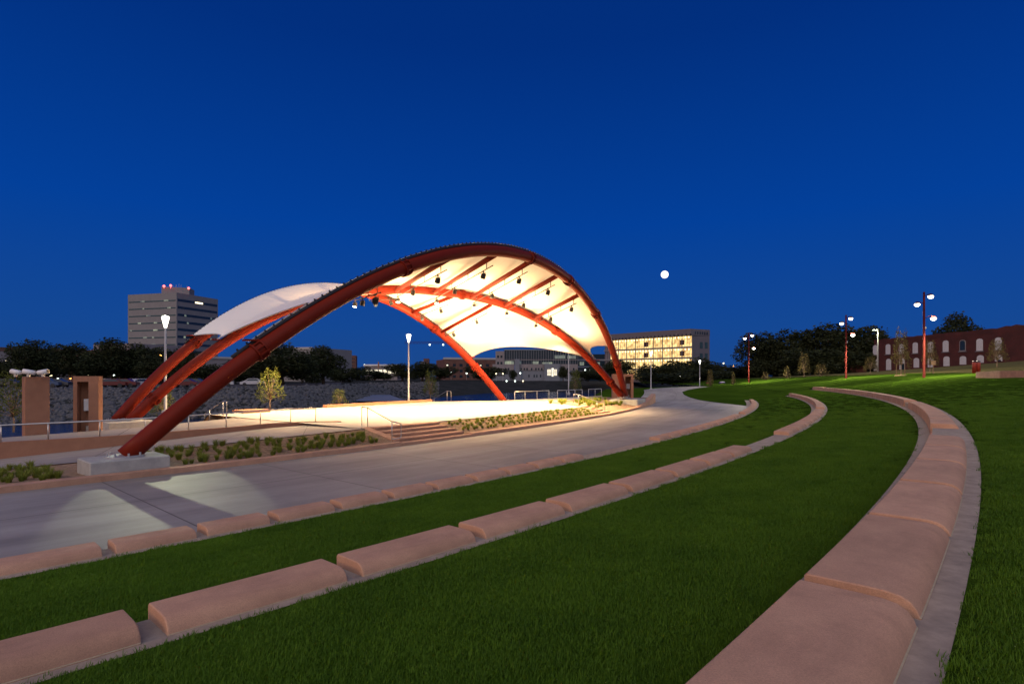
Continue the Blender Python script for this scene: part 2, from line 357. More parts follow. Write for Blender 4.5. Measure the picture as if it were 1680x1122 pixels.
def zg(r, a):
    """lawn height at a polar place (between the steps of the terraces)"""
    zp = zpath(a); wb = smooth((a + 17) / 12.)
    if r < 167.5: zs = zp
    elif r < 171.6: zs = lerp(.114, .42, clamp((r - 167.5) / 3.95))
    elif r <= 171.9: zs = .42
    elif r < 172.5: zs = .62
    elif r < 176.4: zs = lerp(.65, 1.0, clamp((r - 172.5) / 3.7))
    elif r <= 176.7: zs = 1.0
    elif r < 177.5: zs = 1.2
    else: zs = zout(r, a)
    if wb <= 0: return zs
    zz = zp + (1.28 - min(zp, 1.28)) * clamp((r - 160) / 17.5) if r < 177.5 else zout(r, a)
    return lerp(zs, zz, wb)
def arange(a0, a1, st):
    n = max(1, int(round((a1 - a0) / st))); return [a0 + (a1 - a0) * i / n for i in range(n + 1)]
lawn = MB()
A1 = arange(-62, -24.5, .5); A2 = arange(-24.5, 12, .4)
e = 1e-3
for r0, r1, n, aa in ((167.5, 171.6, 8, A1 + A2[1:]), (172.5, 176.4, 8, A1 + A2[1:])):
    lawn.grid([[pol(r, a, zg(r + (e if r == r0 else -e), a)) for r in [lerp(r0, r1, k / n) for k in range(n + 1)]] for a in aa])
# strips below the walls past the row ends are closed by the lawn itself
for r0, r1 in ((171.6, 172.5), (176.4, 177.5)):
    lawn.grid([[pol(r, a, zg(r, a) - .03) for r in (r0, (r0 + r1) / 2, r1)] for a in arange(-13.6 if r0 > 175 else -17, 12, .4)])
lawn.grid([[pol(lerp(interp(EDGE, a), 167.5, k / 8), a, zpath(a) if a < -17 else zg(lerp(interp(EDGE, a), 167.49, k / 8), a)) for k in range(9)] for a in arange(-24.4, -5.6, .3)])
RR = [177.5, 178.5, 180, 182, 184, 186, 188, 190, 192.5, 195]
lawn.grid([[pol(r, a, zout(r, a) if r < 190 or True else 0) for r in RR] for a in arange(-75, 14, .5)])
lo = struct(lawn.build('lawn', M['lawn'], smoothing=40))
hill = MB()
hill.grid([[pol(r, a, zout(r, a) + (.02 if r < 196 else 0)) for r in (195, 198, 204, 212, 222, 237, 270, 320, 500, 1200, 3000)] for a in arange(-75, 14, 1.)])
hill.grid([[pol(r, a, (zout(max(r, 177.5), a) if r > 177.5 else zpath(a)) - .02) for r in (max(interp(EDGE, a) , 160) * 1.0, interp(EDGE, a) + 12, 230 + max(0, a - 14) * 5, 300 + max(0, a - 14) * 6, 600, 1200, 3000)] for a in arange(13.9, 62, 1.5)])
struct(hill.build('hillside', M['dry'], smoothing=True))
# river side grass strip beyond the path
bank = MB()
bank.grid([[pol(lerp(interp(RIVER, a), interp(INNER, a), k / 4), a, zpath(a) - .004 - .25 * (1 - k / 4) ** 2) for k in range(5)] for a in arange(-22.2, 50, .7)])
bank.grid([[pol(interp(RIVER, a) - 7 * k, a, zpath(a) - .254 - 3.6 * k) for k in range(2)] for a in arange(-24.5, 50, .7)])
struct(bank.build('river_verge', M['lawn'], smoothing=True))

# plaza and path sheets (UV in metres along the arc and across)
def pav(name, mat, aa, rin, rout, zf, n):
    b = MB(); rows = []; uvs = []
    for a in aa:
        r0, r1 = rin(a), rout(a); rr = [lerp(r0, r1, k / n) for k in range(n + 1)]
        rows.append([pol(r, a, zf(a, r)) for r in rr]); uvs.append([(math.radians(a) * 163, r - 158.5) for r in rr])
    b.grid(rows, uvs); return struct(b.build(name, mat, smoothing=True))
pav('plaza', M['plaza'], arange(-62, -20, .5), lambda a: interp([(-62, 158.1), (-22.2, 157.1), (-20, 155.)], a), lambda a: 166.9 if a < -24.5 else interp(EDGE, a), lambda a, r: zpath(a) + .004, 10)
pav('path', M['plaza'], arange(-20, 55, .5), lambda a: interp(INNER, a), lambda a: interp(EDGE, a), lambda a, r: zpath(a) + .006, 6)
# front paving strips at the foot of rows two and three, and the open strips (aisles)
st = MB()
st.grid([[pol(171.54, a, .438), pol(171.9, a, .44)] for a in arange(-50, -17.2, .5)], [[(math.radians(a) * 171, 0), (math.radians(a) * 171, .45)] for a in arange(-50, -17.2, .5)])
st.grid([[pol(176.33, a, 1.018), pol(176.7, a, 1.02)] for a in arange(-50, -13.8, .5)], [[(math.radians(a) * 176, 0), (math.radians(a) * 176, .45)] for a in arange(-50, -13.8, .5)])
st.grid([[pol(166.4, a, zpath(a) + .012), pol(166.9, a, zpath(a) + .014)] for a in arange(-24.2, -19.4, .4)], [[(math.radians(a) * 167, 0), (math.radians(a) * 167, .45)] for a in arange(-24.2, -19.4, .4)])
struct(st.build('paving_strip', M['footing']))

# retaining footings with mowing strip (ring walls carrying the seat blocks)
def ring(b, r0, r1, z0, z1, a0, a1, step=.3, off=None):
    aa = arange(a0, a1, step); f = off or (lambda a: 0)
    b.rings([[pol(r0 + f(a), a, z0), pol(r1 + f(a), a, z0), pol(r1 + f(a), a, z1), pol(r0 + f(a), a, z1)] for a in aa]); return b
for nm, r0, r1, z0, z1, a0, a1 in (('lowest', 166.9, 167.52, -.3, .118, -50, -19.75), ('middle', 171.88, 172.52, .1, .655, -50, -17.35), ('top', 176.68, 177.52, .7, 1.285, -50, -14.05)):
    o = ring(MB(), r0, r1, z0, z1, a0, a1).build('retaining_wall', M['footing'])
    tag(o, 'weathered concrete footing and mowing strip that carries the %s row of pink seat blocks' % nm, 'retaining wall', 'curved footings under the seat rows')

# ------------------------------------------------------------------ seat blocks
def block_mesh(r, w, h, deep, length, seed):
    rnd = random.Random(seed); prof = [(0, -deep), (0, h - .018), (.018, h)]
    prof += [(.05, h), (.5 * w, h), (.56 * w, h), (.74 * w, h * .975), (.85 * w, h * .88), (.93 * w, h * .66), (.98 * w, h * .34), (w, .01), (w + .009, .005), (w + .009, -.02)]
    cs, cz = w * .45, h * .3
    def sect(phi, k):
        o = []
        for s, z in prof:
            s2 = cs + (s - cs) * (1 - k * .02); z2 = z - k * (.009 if z > .05 else 0.)
            rr = r + s2; o.append((rr * math.cos(phi) - r, rr * math.sin(phi), z2))
        return o
    n = 8; ph = length / r; lst = []
    e = .011 / r
    for x, k in [(-ph / 2, 1.), (-ph / 2 + e * .4, .35), (-ph / 2 + e, 0.), (-ph / 2 + e * 1.8, 0.)] + [(-ph / 2 + ph * i / n, 0.) for i in range(1, n)] + [(ph / 2 - e * 1.8, 0.), (ph / 2 - e, 0.), (ph / 2 - e * .4, .35), (ph / 2, 1.)]:
        lst.append(sect(x, k))
    m = MB(); m.rings(lst); me = m.mesh('seat_block', M['pink'], smoothing=32); me.materials.append(M['sealant']); n_ = len(prof)
    for k in range(len(lst) - 1):
        for i in (n_ - 4, n_ - 3): me.polygons[k * n_ + i].material_index = 1 if i == n_ - 3 else 0
    return me
def row(rn, r, w, h, deep, z, gap, groups):
    ms = {}
    for gi, (edges, desc, away) in enumerate(groups):
        n = len(edges) - 1
        for i in range(n):
            a0, a1 = edges[i], edges[i + 1]; ln = round(math.radians(a1 - a0) * r - gap, 2)
            key = ln
            if key not in ms: ms[key] = block_mesh(r, w, h, deep, ln, len(ms))
            o = bpy.data.objects.new('seat_block', ms[key]); col.objects.link(o)
            a = (a0 + a1) / 2; o.location = pol(r, a, z + random.uniform(-.004, .004)); o.rotation_euler = (0, 0, math.radians(a))
            k = n - i if away == 'back' else i + 1
            tag(o, 'pink concrete seat block in the %s row, %s %s' % (rn, ORD[k - 1], desc), 'bench', 'pink concrete seat blocks of the %s row' % rn)
def even(a0, a1, n): return [lerp(a0, a1, i / n) for i in range(n + 1)]
row('lowest', 166.85, .5, .14, .2, .118, .17, [
    ([-42.81, -42.345, -41.887, -41.45, -40.985, -40.527, -40.07, -39.59, -39.13, -38.67, -38.18, -37.72], 'from the left edge, beside the plaza', 'fwd'),
    (even(-35.53, -29.4, 13), 'beyond the wide aisle gap', 'fwd'), (even(-28.65, -19.9, 19), 'of the far curved end', 'fwd')])
row('middle', 171.83, .55, .14, .36, .655, .19, [
    ([-43.26, -42.605, -41.96, -41.31, -40.63, -39.94, -39.245, -38.57, -37.93, -37.3], 'from the left edge between two lawns', 'fwd'),
    (even(-35.53, -29.6, 8), 'beyond the aisle gap', 'fwd'), (even(-28.9, -17.5, 16), 'of the far curved end', 'fwd')])
row('top', 176.63, .70, .145, .42, 1.285, .15, [
    ([-42.5, -41.64, -40.81, -39.97, -39.10, -38.235, -37.39], 'from the bottom edge nearest the camera', 'fwd'),
    (even(-36.05, -30.1, 7), 'beyond the notched gap', 'fwd'), (even(-29.35, -14.2, 17), 'of the far curved end', 'fwd')])
# small step box in the notch of the top row
b = MB(); ring(b, 176.64, 176.95, 1.0, 1.22, -37.2, -36.2); o = b.build('step_block', M['pink']); tag(o, 'low pink step set in the notched gap of the top seat row', 'step')

def co(a): return interp([(-38.5, .55), (-34, .2), (-30, 0)], a)      # the curb swings out a little at the left
# ------------------------------------------------------------------ stage, walkways, curb, beds
SF = 156.55
stg = MB(); rows = []; uvs = []
for a in arange(-38.1, -30.25, .25):
    r1 = SF; r0 = interp([(-38.1, 142.2), (-34, 140.9), (-29, 141.6)], a); rr = [lerp(r0, r1, k / 6) for k in range(7)]
    rows.append([pol(r, a, .6) for r in rr]); uvs.append([(math.radians(a) * 150, r) for r in rr])
stg.grid(rows, uvs)
rows = []; uvs = []
for a in arange(-30.25, -20.8, .35):
    r1 = interp([(-30.25, SF), (-29.4, 153.), (-28.8, 151.4), (-26, 151.3), (-23.6, 152.2), (-22, 153.4), (-20.8, 154.)], a)
    r0 = interp([(-30.25, 141.4), (-29., 143.), (-27.7, 145.9), (-26.8, 146.5), (-24.4, 148.5), (-23., 149.6), (-20.8, 150.5)], a); rr = [lerp(r0, r1, k / 6) for k in range(7)]
    zz = .6 if a < -23 else lerp(.6, .2, (a + 23) / 2.2)
    rows.append([pol(r, a, zz) for r in rr]); uvs.append([(math.radians(a) * 150, r) for r in rr])
stg.grid(rows, uvs)
struct(stg.build('stage_floor', M['stage']))
# stage edge skirt, and the drop at the back
b = MB(); ring(b, SF - .0, SF + .16, -.2, .59, -38.1, -37.98); ring(b, SF, SF + .16, -.2, .607, -36.4, -30.5)
o = b.build('stage_curb', M['conc']); tag(o, 'thin grey concrete edge of the bright stage above the planted bed', 'curb')
b = MB()
ba = arange(-38.1, -20.8, .3)
b.grid([[pol(interp([(-38.1, 142.2), (-34, 140.9), (-30.25, 141.4), (-29., 143.), (-27.7, 145.9), (-26.8, 146.5), (-24.4, 148.5), (-23., 149.6), (-20.8, 150.5)], a) - d, a, z) for d, z in ((0, .6), (.02, -1.2), (9, -4.2))] for a in ba])
struct(b.build('river_embankment', M['footing']))
# left walkways
Ep = [on(600, 703, .6), on(500, 713.5, .49), on(400, 724, .38), on(270, 738, .2), on(137, 757, .0), on(0, 770, -.15), on(-150, 783, -.28)]
Wp = [on(560, 693.5, .56), on(508, 696, .5), on(440, 702, .39), on(385, 708, .3), on(180, 733, -.05), on(0, 753, -.3), on(-150, 768, -.42)]
Wt = [.59, .585, .55, .47, .34, .29, .27]
lw = MB(); lw.grid([[Ep[i].lerp(Wp[i], k / 4) for k in range(5)] for i in range(7)], [[(i * 3. + 1.3, k + .6) for k in range(5)] for i in range(7)])
struct(lw.build('lower_walkway', M['plaza']))
Bp = [pol(142.2, -38.1, .59), on(440, 680, .59), on(395, 684, .575), on(340, 690, .5), on(210, 702, .34), on(0, 718, .3), on(-150, 733, .28)]
uw = MB(); uw.grid([[Vector((Wp[i].x, Wp[i].y, Wt[i])).lerp(Bp[i], k / 4) for k in range(5)] for i in range(7)], [[(i * 3. + 1.3, k + .6) for k in range(5)] for i in range(7)])
uw.grid([[Ep[0].lerp(Wp[0], k / 3) for k in range(4)], [pol(lerp(SF, 150, k / 3), -38.1, .601) for k in range(4)]], [[(.3, k * .9 + .6) for k in range(4)], [(1.3, k * .9 + .6) for k in range(4)]])
uw.grid([[Vector((Wp[0].x, Wp[0].y, .585)).lerp(Bp[0], k / 3) for k in range(4)], [pol(lerp(150, 142.2, k / 3), -38.1, .601) for k in range(4)]], [[(.3, k * .9 + .6) for k in range(4)], [(1.3, k * .9 + .6) for k in range(4)]])
struct(uw.build('upper_walkway', M['plaza']))
b = MB()
def offs(p, d):
    q = Vector((CX, CY, 0)) - Vector((p.x, p.y, 0)); q.normalize(); return p + q * d
b.rings([[(p.x, p.y, p.z - .5), (p.x, p.y, t + .05), (*offs(p, .22).xy, t + .05), (*offs(p, .22).xy, t - .5)] for p, t in zip(Wp, Wt)])
o = b.build('retaining_wall', M['pinkwall']); tag(o, 'low red-brown ramp wall under the steel railing at the left', 'retaining wall')
# river side slope at the left, behind the upper walkway
b = MB(); b.grid([[p + Vector((0, 0, -.003)), offs(p, .8) + Vector((0, 0, -.4)), offs(p, 9) + Vector((0, 0, -4))] for p in Bp])
struct(b.build('river_verge', M['mulch']))
# curb along the planted beds
b = MB(); ring(b, 158.22, 158.62, -.1, .16, -50, -38.02, off=co); ring(b, 158.22, 158.62, -.1, .16, -36.38, -30.2, off=co)
b2 = MB(); ring(b2, 158.21, 158.63, -.1, .12, -38.02, -36.38, off=co)
aa = arange(-30.2, -21.3, .3)
b.rings([[pol(r0, a, -.1), pol(r0 + .45, a, -.1), pol(r0 + .45, a, z), pol(r0, a, z)] for a in aa for r0, z in ((interp([(-30.2, 158.2), (-26.5, 157.6), (-22, 156.7), (-21.3, 156.4)], a), .16 + .75 * smooth((a + 27) / 5.) ),)])
b.v += b2.v and []; n0 = len(b.v); b.add(b2.v, b2.f)
o = b.build('curb_wall', M['pink']); tag(o, 'long curved pink concrete curb between plaza and planted beds, rising at its far end', 'curb wall')
# beds
def bed(name, rows, label):
    m = MB(); m.grid(rows); o = m.build(name, M['mulch'], smoothing=True); return struct(o)
eL = []
for i in range(6):
    for k in range(4): eL.append(Ep[i].lerp(Ep[i + 1], k / 4))
rowsL = []
for p in eL:
    r, a = topol(p); q = pol(158.25 + co(a), a, .13)
    rowsL.append([q.lerp(p + Vector((0, 0, -.03)), k / 3) for k in range(4)])
bed('planting_bed', rowsL, '')
bed('planting_bed', [[pol(lerp(158.25 + co(a), SF + .12, k / 4), a, lerp(.14, .57, k / 4)) for k in range(5)] for a in arange(-36.42, -30.2, .3)], '')
bed('planting_bed', [[pol(lerp(interp([(-30.2, 158.2), (-26.5, 157.6), (-22, 156.7)], a), interp([(-30.25, 156.4), (-29.4, 153.), (-28.8, 151.4), (-26, 151.3), (-23.6, 152.2), (-22, 153.4)], a), k / 4), a, lerp(.15, .58, smooth(k / 2.)) if a < -22.5 else lerp(.5, .4, k / 4)) for k in range(5)] for a in arange(-29.6, -21.6, .3)], '')

# stairs
def stairs(a0, a1, r0, r1, z0, z1, n, label, cheek=None):
    t = thing('concrete_steps', label, 'steps', pol((r0 + r1) / 2, (a0 + a1) / 2, z0), group='concrete stairs up to the stage')
    for k in range(n):
        rr0 = lerp(r0, r1, k / n); zt = lerp(z0, z1, (k + 1) / n); m = MB()
        ring(m, r1 - .02, rr0 + .02, zt - .06, zt + .002, a0, a1); ring(m, r1 - .02, rr0 - .02, z0 - .2, zt - .06, a0 + .02, a1 - .02)
        m.build('step', M['pink'], t)
    if cheek:
        for s0, s1 in cheek:
            m = MB(); m.rings([[pol(r0 + .05, a, z0 - .2), pol(r0 + .05, a, z0 + .1), pol(r1, a, z1 + .02), pol(r1 - .1, a, z0 - .2)] for a in (s0, s1)]); m.build('cheek_wall', M['pink'], t)
    return t
stairs(-37.9, -36.45, 158.6, 156.5, .12, .605, 4, 'wide flight of pink concrete steps in the front edge of the stage', [(-38.05, -37.905)])
stairs(-30.42, -29.75, 158.1, 155.9, .14, .605, 4, 'narrow flight of pink concrete steps at the right end of the planted bed')
def handrail(pts_top, label, posts, r=.022):
    """bent steel handrail: one tube along pts_top and posts down to the ground"""
    c = Vector(posts[0][0]); t = thing('handrail', label, 'handrail', c, group='bent steel stair handrails')
    def rnd(pts):
        o = [Vector(pts[0])]
        for i in range(1, len(pts) - 1):
            p0, p, p1 = Vector(pts[i - 1]), Vector(pts[i]), Vector(pts[i + 1]); q0 = p + (p0 - p).normalized() * min(.1, (p0 - p).length * .4); q1 = p + (p1 - p).normalized() * min(.1, (p1 - p).length * .4)
            for k in range(5):
                s = k / 4; o.append((q0 * (1 - s) + p * s) * (1 - s) + (p * (1 - s) + q1 * s) * s)
        o.append(Vector(pts[-1])); return o
    MB().tube(rnd(pts_top), r, 8).build('rail', M['steel'], t, True)
    for p, q in posts: MB().tube([p, q], r, 8).build('post', M['steel'], t, True)
    return t
def hr(uv_top1, uv_top2, uv_low1, uv_low2, ztop, zlow, hgt, label):
    T1, T2 = on(*uv_top1, ztop), on(*uv_top2, ztop); L1, L2 = on(*uv_low1, zlow), on(*uv_low2, zlow); up = Vector((0, 0, hgt)); lo = Vector((0, 0, .12))
    handrail([T1 + lo, T1 + up, T2 + up, L1 + up, L2 + up * .86, L2 + lo, L1 + lo], label, [(T2, T2 + up), (L1, L1 + up), (T1, T1 + lo * 1.2)])
hr((593.5, 697.5), (603, 700), (643, 725), (658, 723), .6, .13, .86, 'bent steel handrail on the left of the wide stage steps')
hr((941, 664), (949, 666), (979.5, 677), (992, 675.5), .6, .13, .86, 'bent steel handrail beside the narrow steps at the far right of the stage')
# two rails of the stairs that go down behind the stage
def hrb(tb1, tb2, lb1, lb2, label):
    handrail([tb1[0], tb1[1], tb2[1], lb1[1], lb2[1], lb2[0]], label, [tb2, lb1])
def seg(u, v0, v1, d): return (at(u, d, v=v0), at(u, d, v=v1))
hrb(seg(372, 689, 659, 31.5), seg(366, 689, 657.5, 32), seg(344, 696, 672.5, 33.5), seg(336, 697, 678, 34.5), 'bent steel handrail going down behind the left end of the stage')
hrb(seg(740, 658, 642, 52), seg(733.5, 658, 641, 52.5), seg(712, 663, 654, 55.5), seg(706, 664, 657, 56.5), 'bent steel handrail going down behind the middle of the stage')
# low ledge along the back of the stage
b = MB(); ring(b, 141.1, 141.6, .55, .80, -34.6, -29.9); o = b.build('ledge_wall', M['pinkwall']); tag(o, 'low tan ledge along the back edge of the lit stage', 'ledge')
b = MB(); ring(b, 141.5, 142.9, .55, .78, -37.4, -36.7); o = b.build('step_block', M['pinkwall']); tag(o, 'small tan landing block at the left back corner of the stage by a handrail', 'step')

# ramp railings
def railing(base, label, hgt, mid=True, r=.025):
    t = thing('railing', label, 'railing', base[0], group='steel railings along the walkways')
    top = [p + Vector((0, 0, hgt)) for p in base]
    MB().tube([top[0]] + top[1:], r * 1.25, 8).build('rail', M['steel'], t, True)
    for p, q in zip(base, top): MB().tube([p, q], r, 8).build('post', M['steel'], t, True)
    return t
def wallpt(u):
    pts = [(F * p.x / p.y + 840, p) for p in Wp]
    for (u1, p1), (u0, p0), i in zip(pts, pts[1:], range(9)):
        if u0 <= u <= u1:
            s = (u - u0) / (u1 - u0); d = 1. / lerp(1 / p0.y, 1 / p1.y, s)
            k = (d - p0.y) / (p1.y - p0.y); q = p0.lerp(p1, k); return offs(Vector((q.x, q.y, lerp(Wt[i + 1], Wt[i], k) + .04)), .11)
railing([wallpt(u) for u in (-80, 2, 80, 165, 240, 311, 373, 429, 479, 520)], 'long steel ramp railing on the red-brown wall at the left', .66)
for us, lb in (((841, 858, 877, 896), 'left'), ((911, 927, 943, 957), 'middle'), ((971, 987, 1003), 'right')):
    railing([pol(interp([(-29., 143.), (-27.7, 145.9), (-26.8, 146.5), (-24.4, 148.5), (-23., 149.6), (-20.8, 150.5)], a) + .15, a, .6) for a in [topol(on(u, interp([(841, 656), (896, 653.5), (957, 651), (1010, 648.5)], u), .6))[1] for u in us]],
            '%s steel railing panel at the river edge behind the right end of the stage' % lb, .8, r=.03)

# ------------------------------------------------------------------ canopy
def arch(P0, P1, rise, th, p, sk, n=96):
    P0, P1 = Vector(P0), Vector(P1); D = P1 - P0; hz = Vector((D.y, -D.x, 0)).normalized(); vec = Vector((0, 0, 1)) * math.cos(th) + hz * math.sin(th)
    def f(t):
        s = (1 - abs(2 * t - 1) ** p) * (1 + sk * (2 * t - 1)); return P0 + D * t + vec * rise * s
    return f
AA = arch((-11.42, 16.8, .50), (10.9, 54.6, .72), 9.3728, .2887, 2.0663, -.1577)
AB = arch((-21.1, 31.5, .42), (10.4, 53.4, .85), 8.6749, -.0902, 2.4496, -.0289)
AC = arch((-21.9, 31.5, .42), (-.75, 52.6, .58), 9.0638, -.1828, 2.0489, -.0463)
cn = thing('stage_canopy', 'large white fabric canopy stretched over three red steel arches above the bright stage', 'canopy', (0, 36, .6))
RAD = .30
def tang(f, t): return (f(min(t + .004, 1)) - f(max(t - .004, 0))).normalized()
def upv(f, t):
    T = tang(f, t); u = Vector((0, 0, 1)); u = (u - T * u.dot(T)).normalized(); return u
for f_ in (AA, AB, AC): f_.rad = .285 if f_ is AA else .30
for nm, f, t0, t1, cl in (('front', AA, .085, .847, (.085, .226, .454, .58, .714, .89)), ('diagonal', AB, .118, .912, (.028, .30, .56, .80, .962)), ('rear', AC, .143, .88, (.14, .40, .762, .90))):
    ar = MB().tube([f(i / 96) for i in range(97)], f.rad, 20).build('arch', M['red'], cn, True); ar['label'] = 'red tubular steel %s arch' % nm
    for t in cl:   # bolted splice collars
        T = tang(f, t); c = f(t); m = MB()
        for d in (-.16, .16): m.tube([c + T * (d - .03), c + T * (d + .03)], f.rad + .07, 20)
        m.tube([c - T * .12, c + T * .12], f.rad + .015, 20)
        u = upv(f, t); v = T.cross(u)
        for k in range(10):
            q = c + (u * math.cos(k * PI / 5) + v * math.sin(k * PI / 5)) * (f.rad + .05); m.tube([q - T * .14, q + T * .14], .035, 6)
        m.build('splice_collar', M['red'], ar, 40)
    m = MB()   # dark clamping rail with bolts along the crown of the arch
    ns = 70
    m.tube([f(lerp(t0 - .015, t1 + .01, i / ns)) + upv(f, lerp(t0 - .015, t1 + .01, i / ns)) * (f.rad + (.05 if nm != 'diagonal' else -.04)) for i in range(ns + 1)], .06, 6)
    for i in range(int(150 * (t1 - t0)) if nm != 'diagonal' else 0):
        t = lerp(t0 - .01, t1 + .005, i / (150 * (t1 - t0))); u = upv(f, t); m.tube([f(t) + u * (f.rad + .06), f(t) + u * (f.rad + .175)], .035, 5)
    m.build('clamp_rail', M['black'], ar)
    # base plate and bolts
    for t, P in ((0, f(0)), (1, f(1))):
        m = MB(); m.lathe([(.5, -.0), (.5, .05), (.0001, .05)], 20, (P.x, P.y, P.z + .0))
        for k in range(8): m.lathe([(.03, .05), (.03, .14), (.0001, .14)], 6, (P.x + .44 * math.cos(k * PI / 4), P.y + .44 * math.sin(k * PI / 4), P.z))
        m.build('base_plate', M['greypole'], ar)
def memb(fa, fb, ta, tb, sag0, sag1, dip, seed, nt_=60, ns=18):
    rows = []; uvs = []
    for i in range(nt_ + 1):
        rw = []; uu = []
        for j in range(ns + 1):
            s = j / ns; sg = 4 * s * (1 - s)
            a0 = lerp(ta[0], tb[0], s) + sag0 * sg; a1 = lerp(ta[1], tb[1], s) - sag1 * sg
            t = lerp(a0, a1, i / nt_); pa = fa(t) + upv(fa, t) * (fa.rad + .13); pb = fb(t) + upv(fb, t) * (fb.rad + .13)
            p = pa.lerp(pb, s) - Vector((0, 0, dip * sg)); rw.append(p); uu.append((i / nt_ * 34, s * 9))
        rows.append(rw); uvs.append(uu)
    b = MB(); b.grid(rows, uvs); return b, rows
for fa, fb, ta, tb, s0, s1, dip, lb in ((AA, AB, (.085, .847), (.118, .912), .085, .035, .35, 'front'), (AB, AC, (.118, .912), (.143, .88), .02, .05, .3, 'rear')):
    b, rows = memb(fa, fb, ta, tb, s0, s1, dip, 1)
    ob = b.build('fabric_panel', M['membrane'], cn, True); ob['label'] = 'white translucent fabric of the %s bay' % lb
    for rw in (rows[0], rows[-1]): MB().tube(rw, .035, 6).build('edge_cable', M['greypole'], cn)
    # corner plates holding the fabric tips
    for p in (rows[-1][-1], rows[-1][0], rows[0][0], rows[0][-1]):
        MB().box(p, (.5, .3, .06), random.random() * 2).build('corner_plate', M['red'], cn)
pur = [(AA, AB, .20, .335, 'f'), (AA, AB, .291, .416, 'f'), (AA, AB, .376, .496, 'f'), (AA, AB, .459, .581, 'f'), (AA, AB, .544, .662, 'f'), (AA, AB, .632, .739, 'f'),
       (AB, AC, .153, .211, 'r'), (AB, AC, .236, .311, 'r'), (AB, AC, .303, .414, 'r'), (AB, AC, .43, .55, 'r'), (AB, AC, .544, .684, 'r'), (AB, AC, .637, .777, 'r')]
fix = []
for k, (fa, fb, t0, t1, tg) in enumerate(pur):
    p, q = fa(t0), fb(t1); D = (q - p); n = D.normalized(); dz = Vector((0, 0, -.12))
    bm = MB().tube([p + n * .3 + dz, q - n * .3 + dz], .15, 10).build('cross_beam', M['red'], cn, True)
    pz = Vector((0, 0, -.62)); m = MB(); m.tube([p + n * .7 + pz, q - n * .7 + pz], .035, 6)
    for s in (.12, .37, .63, .88): c = p.lerp(q, s); m.tube([c + pz, c + dz], .025, 6)
    m.build('lighting_pipe', M['black'], bm)
    if tg == 'f': fix += [(p.lerp(q, s) + pz, k, s) for s in (.16, .58)] + [(p.lerp(q, .93) + pz, k, .93)]
    elif k > 7: fix += [(p.lerp(q, s) + pz, k, s) for s in (.3, .72)]
# stage lights (hang from the pipes: things of their own)
def stage_light(loc, aim, lit, label):
    t = thing('stage_light', label, 'stage light', loc, group='lit stage lights' if lit else 'dark stage lights hung under the canopy')
    ax = Vector(aim).normalized(); c = Vector(loc) + Vector((0, 0, -.27)); s = ax.orthogonal().normalized()
    m = MB(); m.tube([c - ax * .15, c - ax * .09, c + ax * .15], [.08, .13, .145], 12); hb = m.build('housing', M['black'], t, 40)
    m = MB(); m.tube([Vector(loc) + Vector((0, 0, .04)), Vector(loc) + Vector((0, 0, -.08))], .05, 6)
    for d in (-1, 1): m.tube([Vector(loc) + Vector((0, 0, -.08)), Vector(loc) + Vector((0, 0, -.08)) + s * .16 * d, c + s * .16 * d], .015, 5)
    m.build('yoke', M['black'], t)
    MB().tube([c + ax * .145, c + ax * .158], .125, 12).build('lens', M['lens'] if lit else M['glass'], t)
    return c + ax * .3
BAYN = ['far left', 'left', 'second from left', 'middle', 'fourth', 'right-hand']
POSN = {.16: 'by the front arch', .58: 'at mid span', .3: 'toward the diagonal arch', .72: 'toward the rear arch'}
DOWN = 3900.; UPP = 2100.
for (p, k, s) in fix:
    lit = (s == .93)
    if lit:
        c = stage_light(p, (-.15 + .1 * k, -.2, -1) if True else None, True, 'glowing white stage light on the diagonal arch at the %s front cross beam' % BAYN[k])
    else:
        bay = ('%s front cross beam' % BAYN[k]) if k < 6 else ('%s rear cross beam' % ['left', 'middle', 'right', 'far right'][k - 8])
        tgt = Vector((-4.5 + (k % 6 - 2.5) * 2.2, 38 + (k % 6 - 2.5) * 2.2, .6)); c = stage_light(p, (tgt - p) + Vector((0, 0, -3)), False, 'black stage light under the %s, %s' % (bay, POSN[s]))
for k, t in ((0, .18), (1, .3), (2, .42), (3, .54), (4, .66), (5, .78)):
    # light thrown by the fixtures: down onto the stage
    p = AB(t + .04) + Vector((0, -.4, -.9)); lamp('SPOT', p, DOWN * 1.6, WARM, .7, (-.1, .04, -1), 152, .55)
for k, t in ((0, .30), (1, .42), (2, .55), (3, .68)):
    p = AA(t).lerp(AB(t + .1), .5) + Vector((0, 0, -1.6)); lamp('SPOT', p, DOWN * 1.3, WARM, .7, (0, .1, -1), 125, .7)
    p = AA(t).lerp(AB(t + .1), .75) + Vector((0, 0, -2.6)); lamp('SPOT', p, UPP * 1.15, WARMUP, .5, (0, 0, 1), 165, .6)
    p = AB(t).lerp(AC(t + .08), .5) + Vector((0, 0, -2.6)); lamp('SPOT', p, UPP * 1.15, WARMUP, .5, (0, 0, 1), 165, .6)
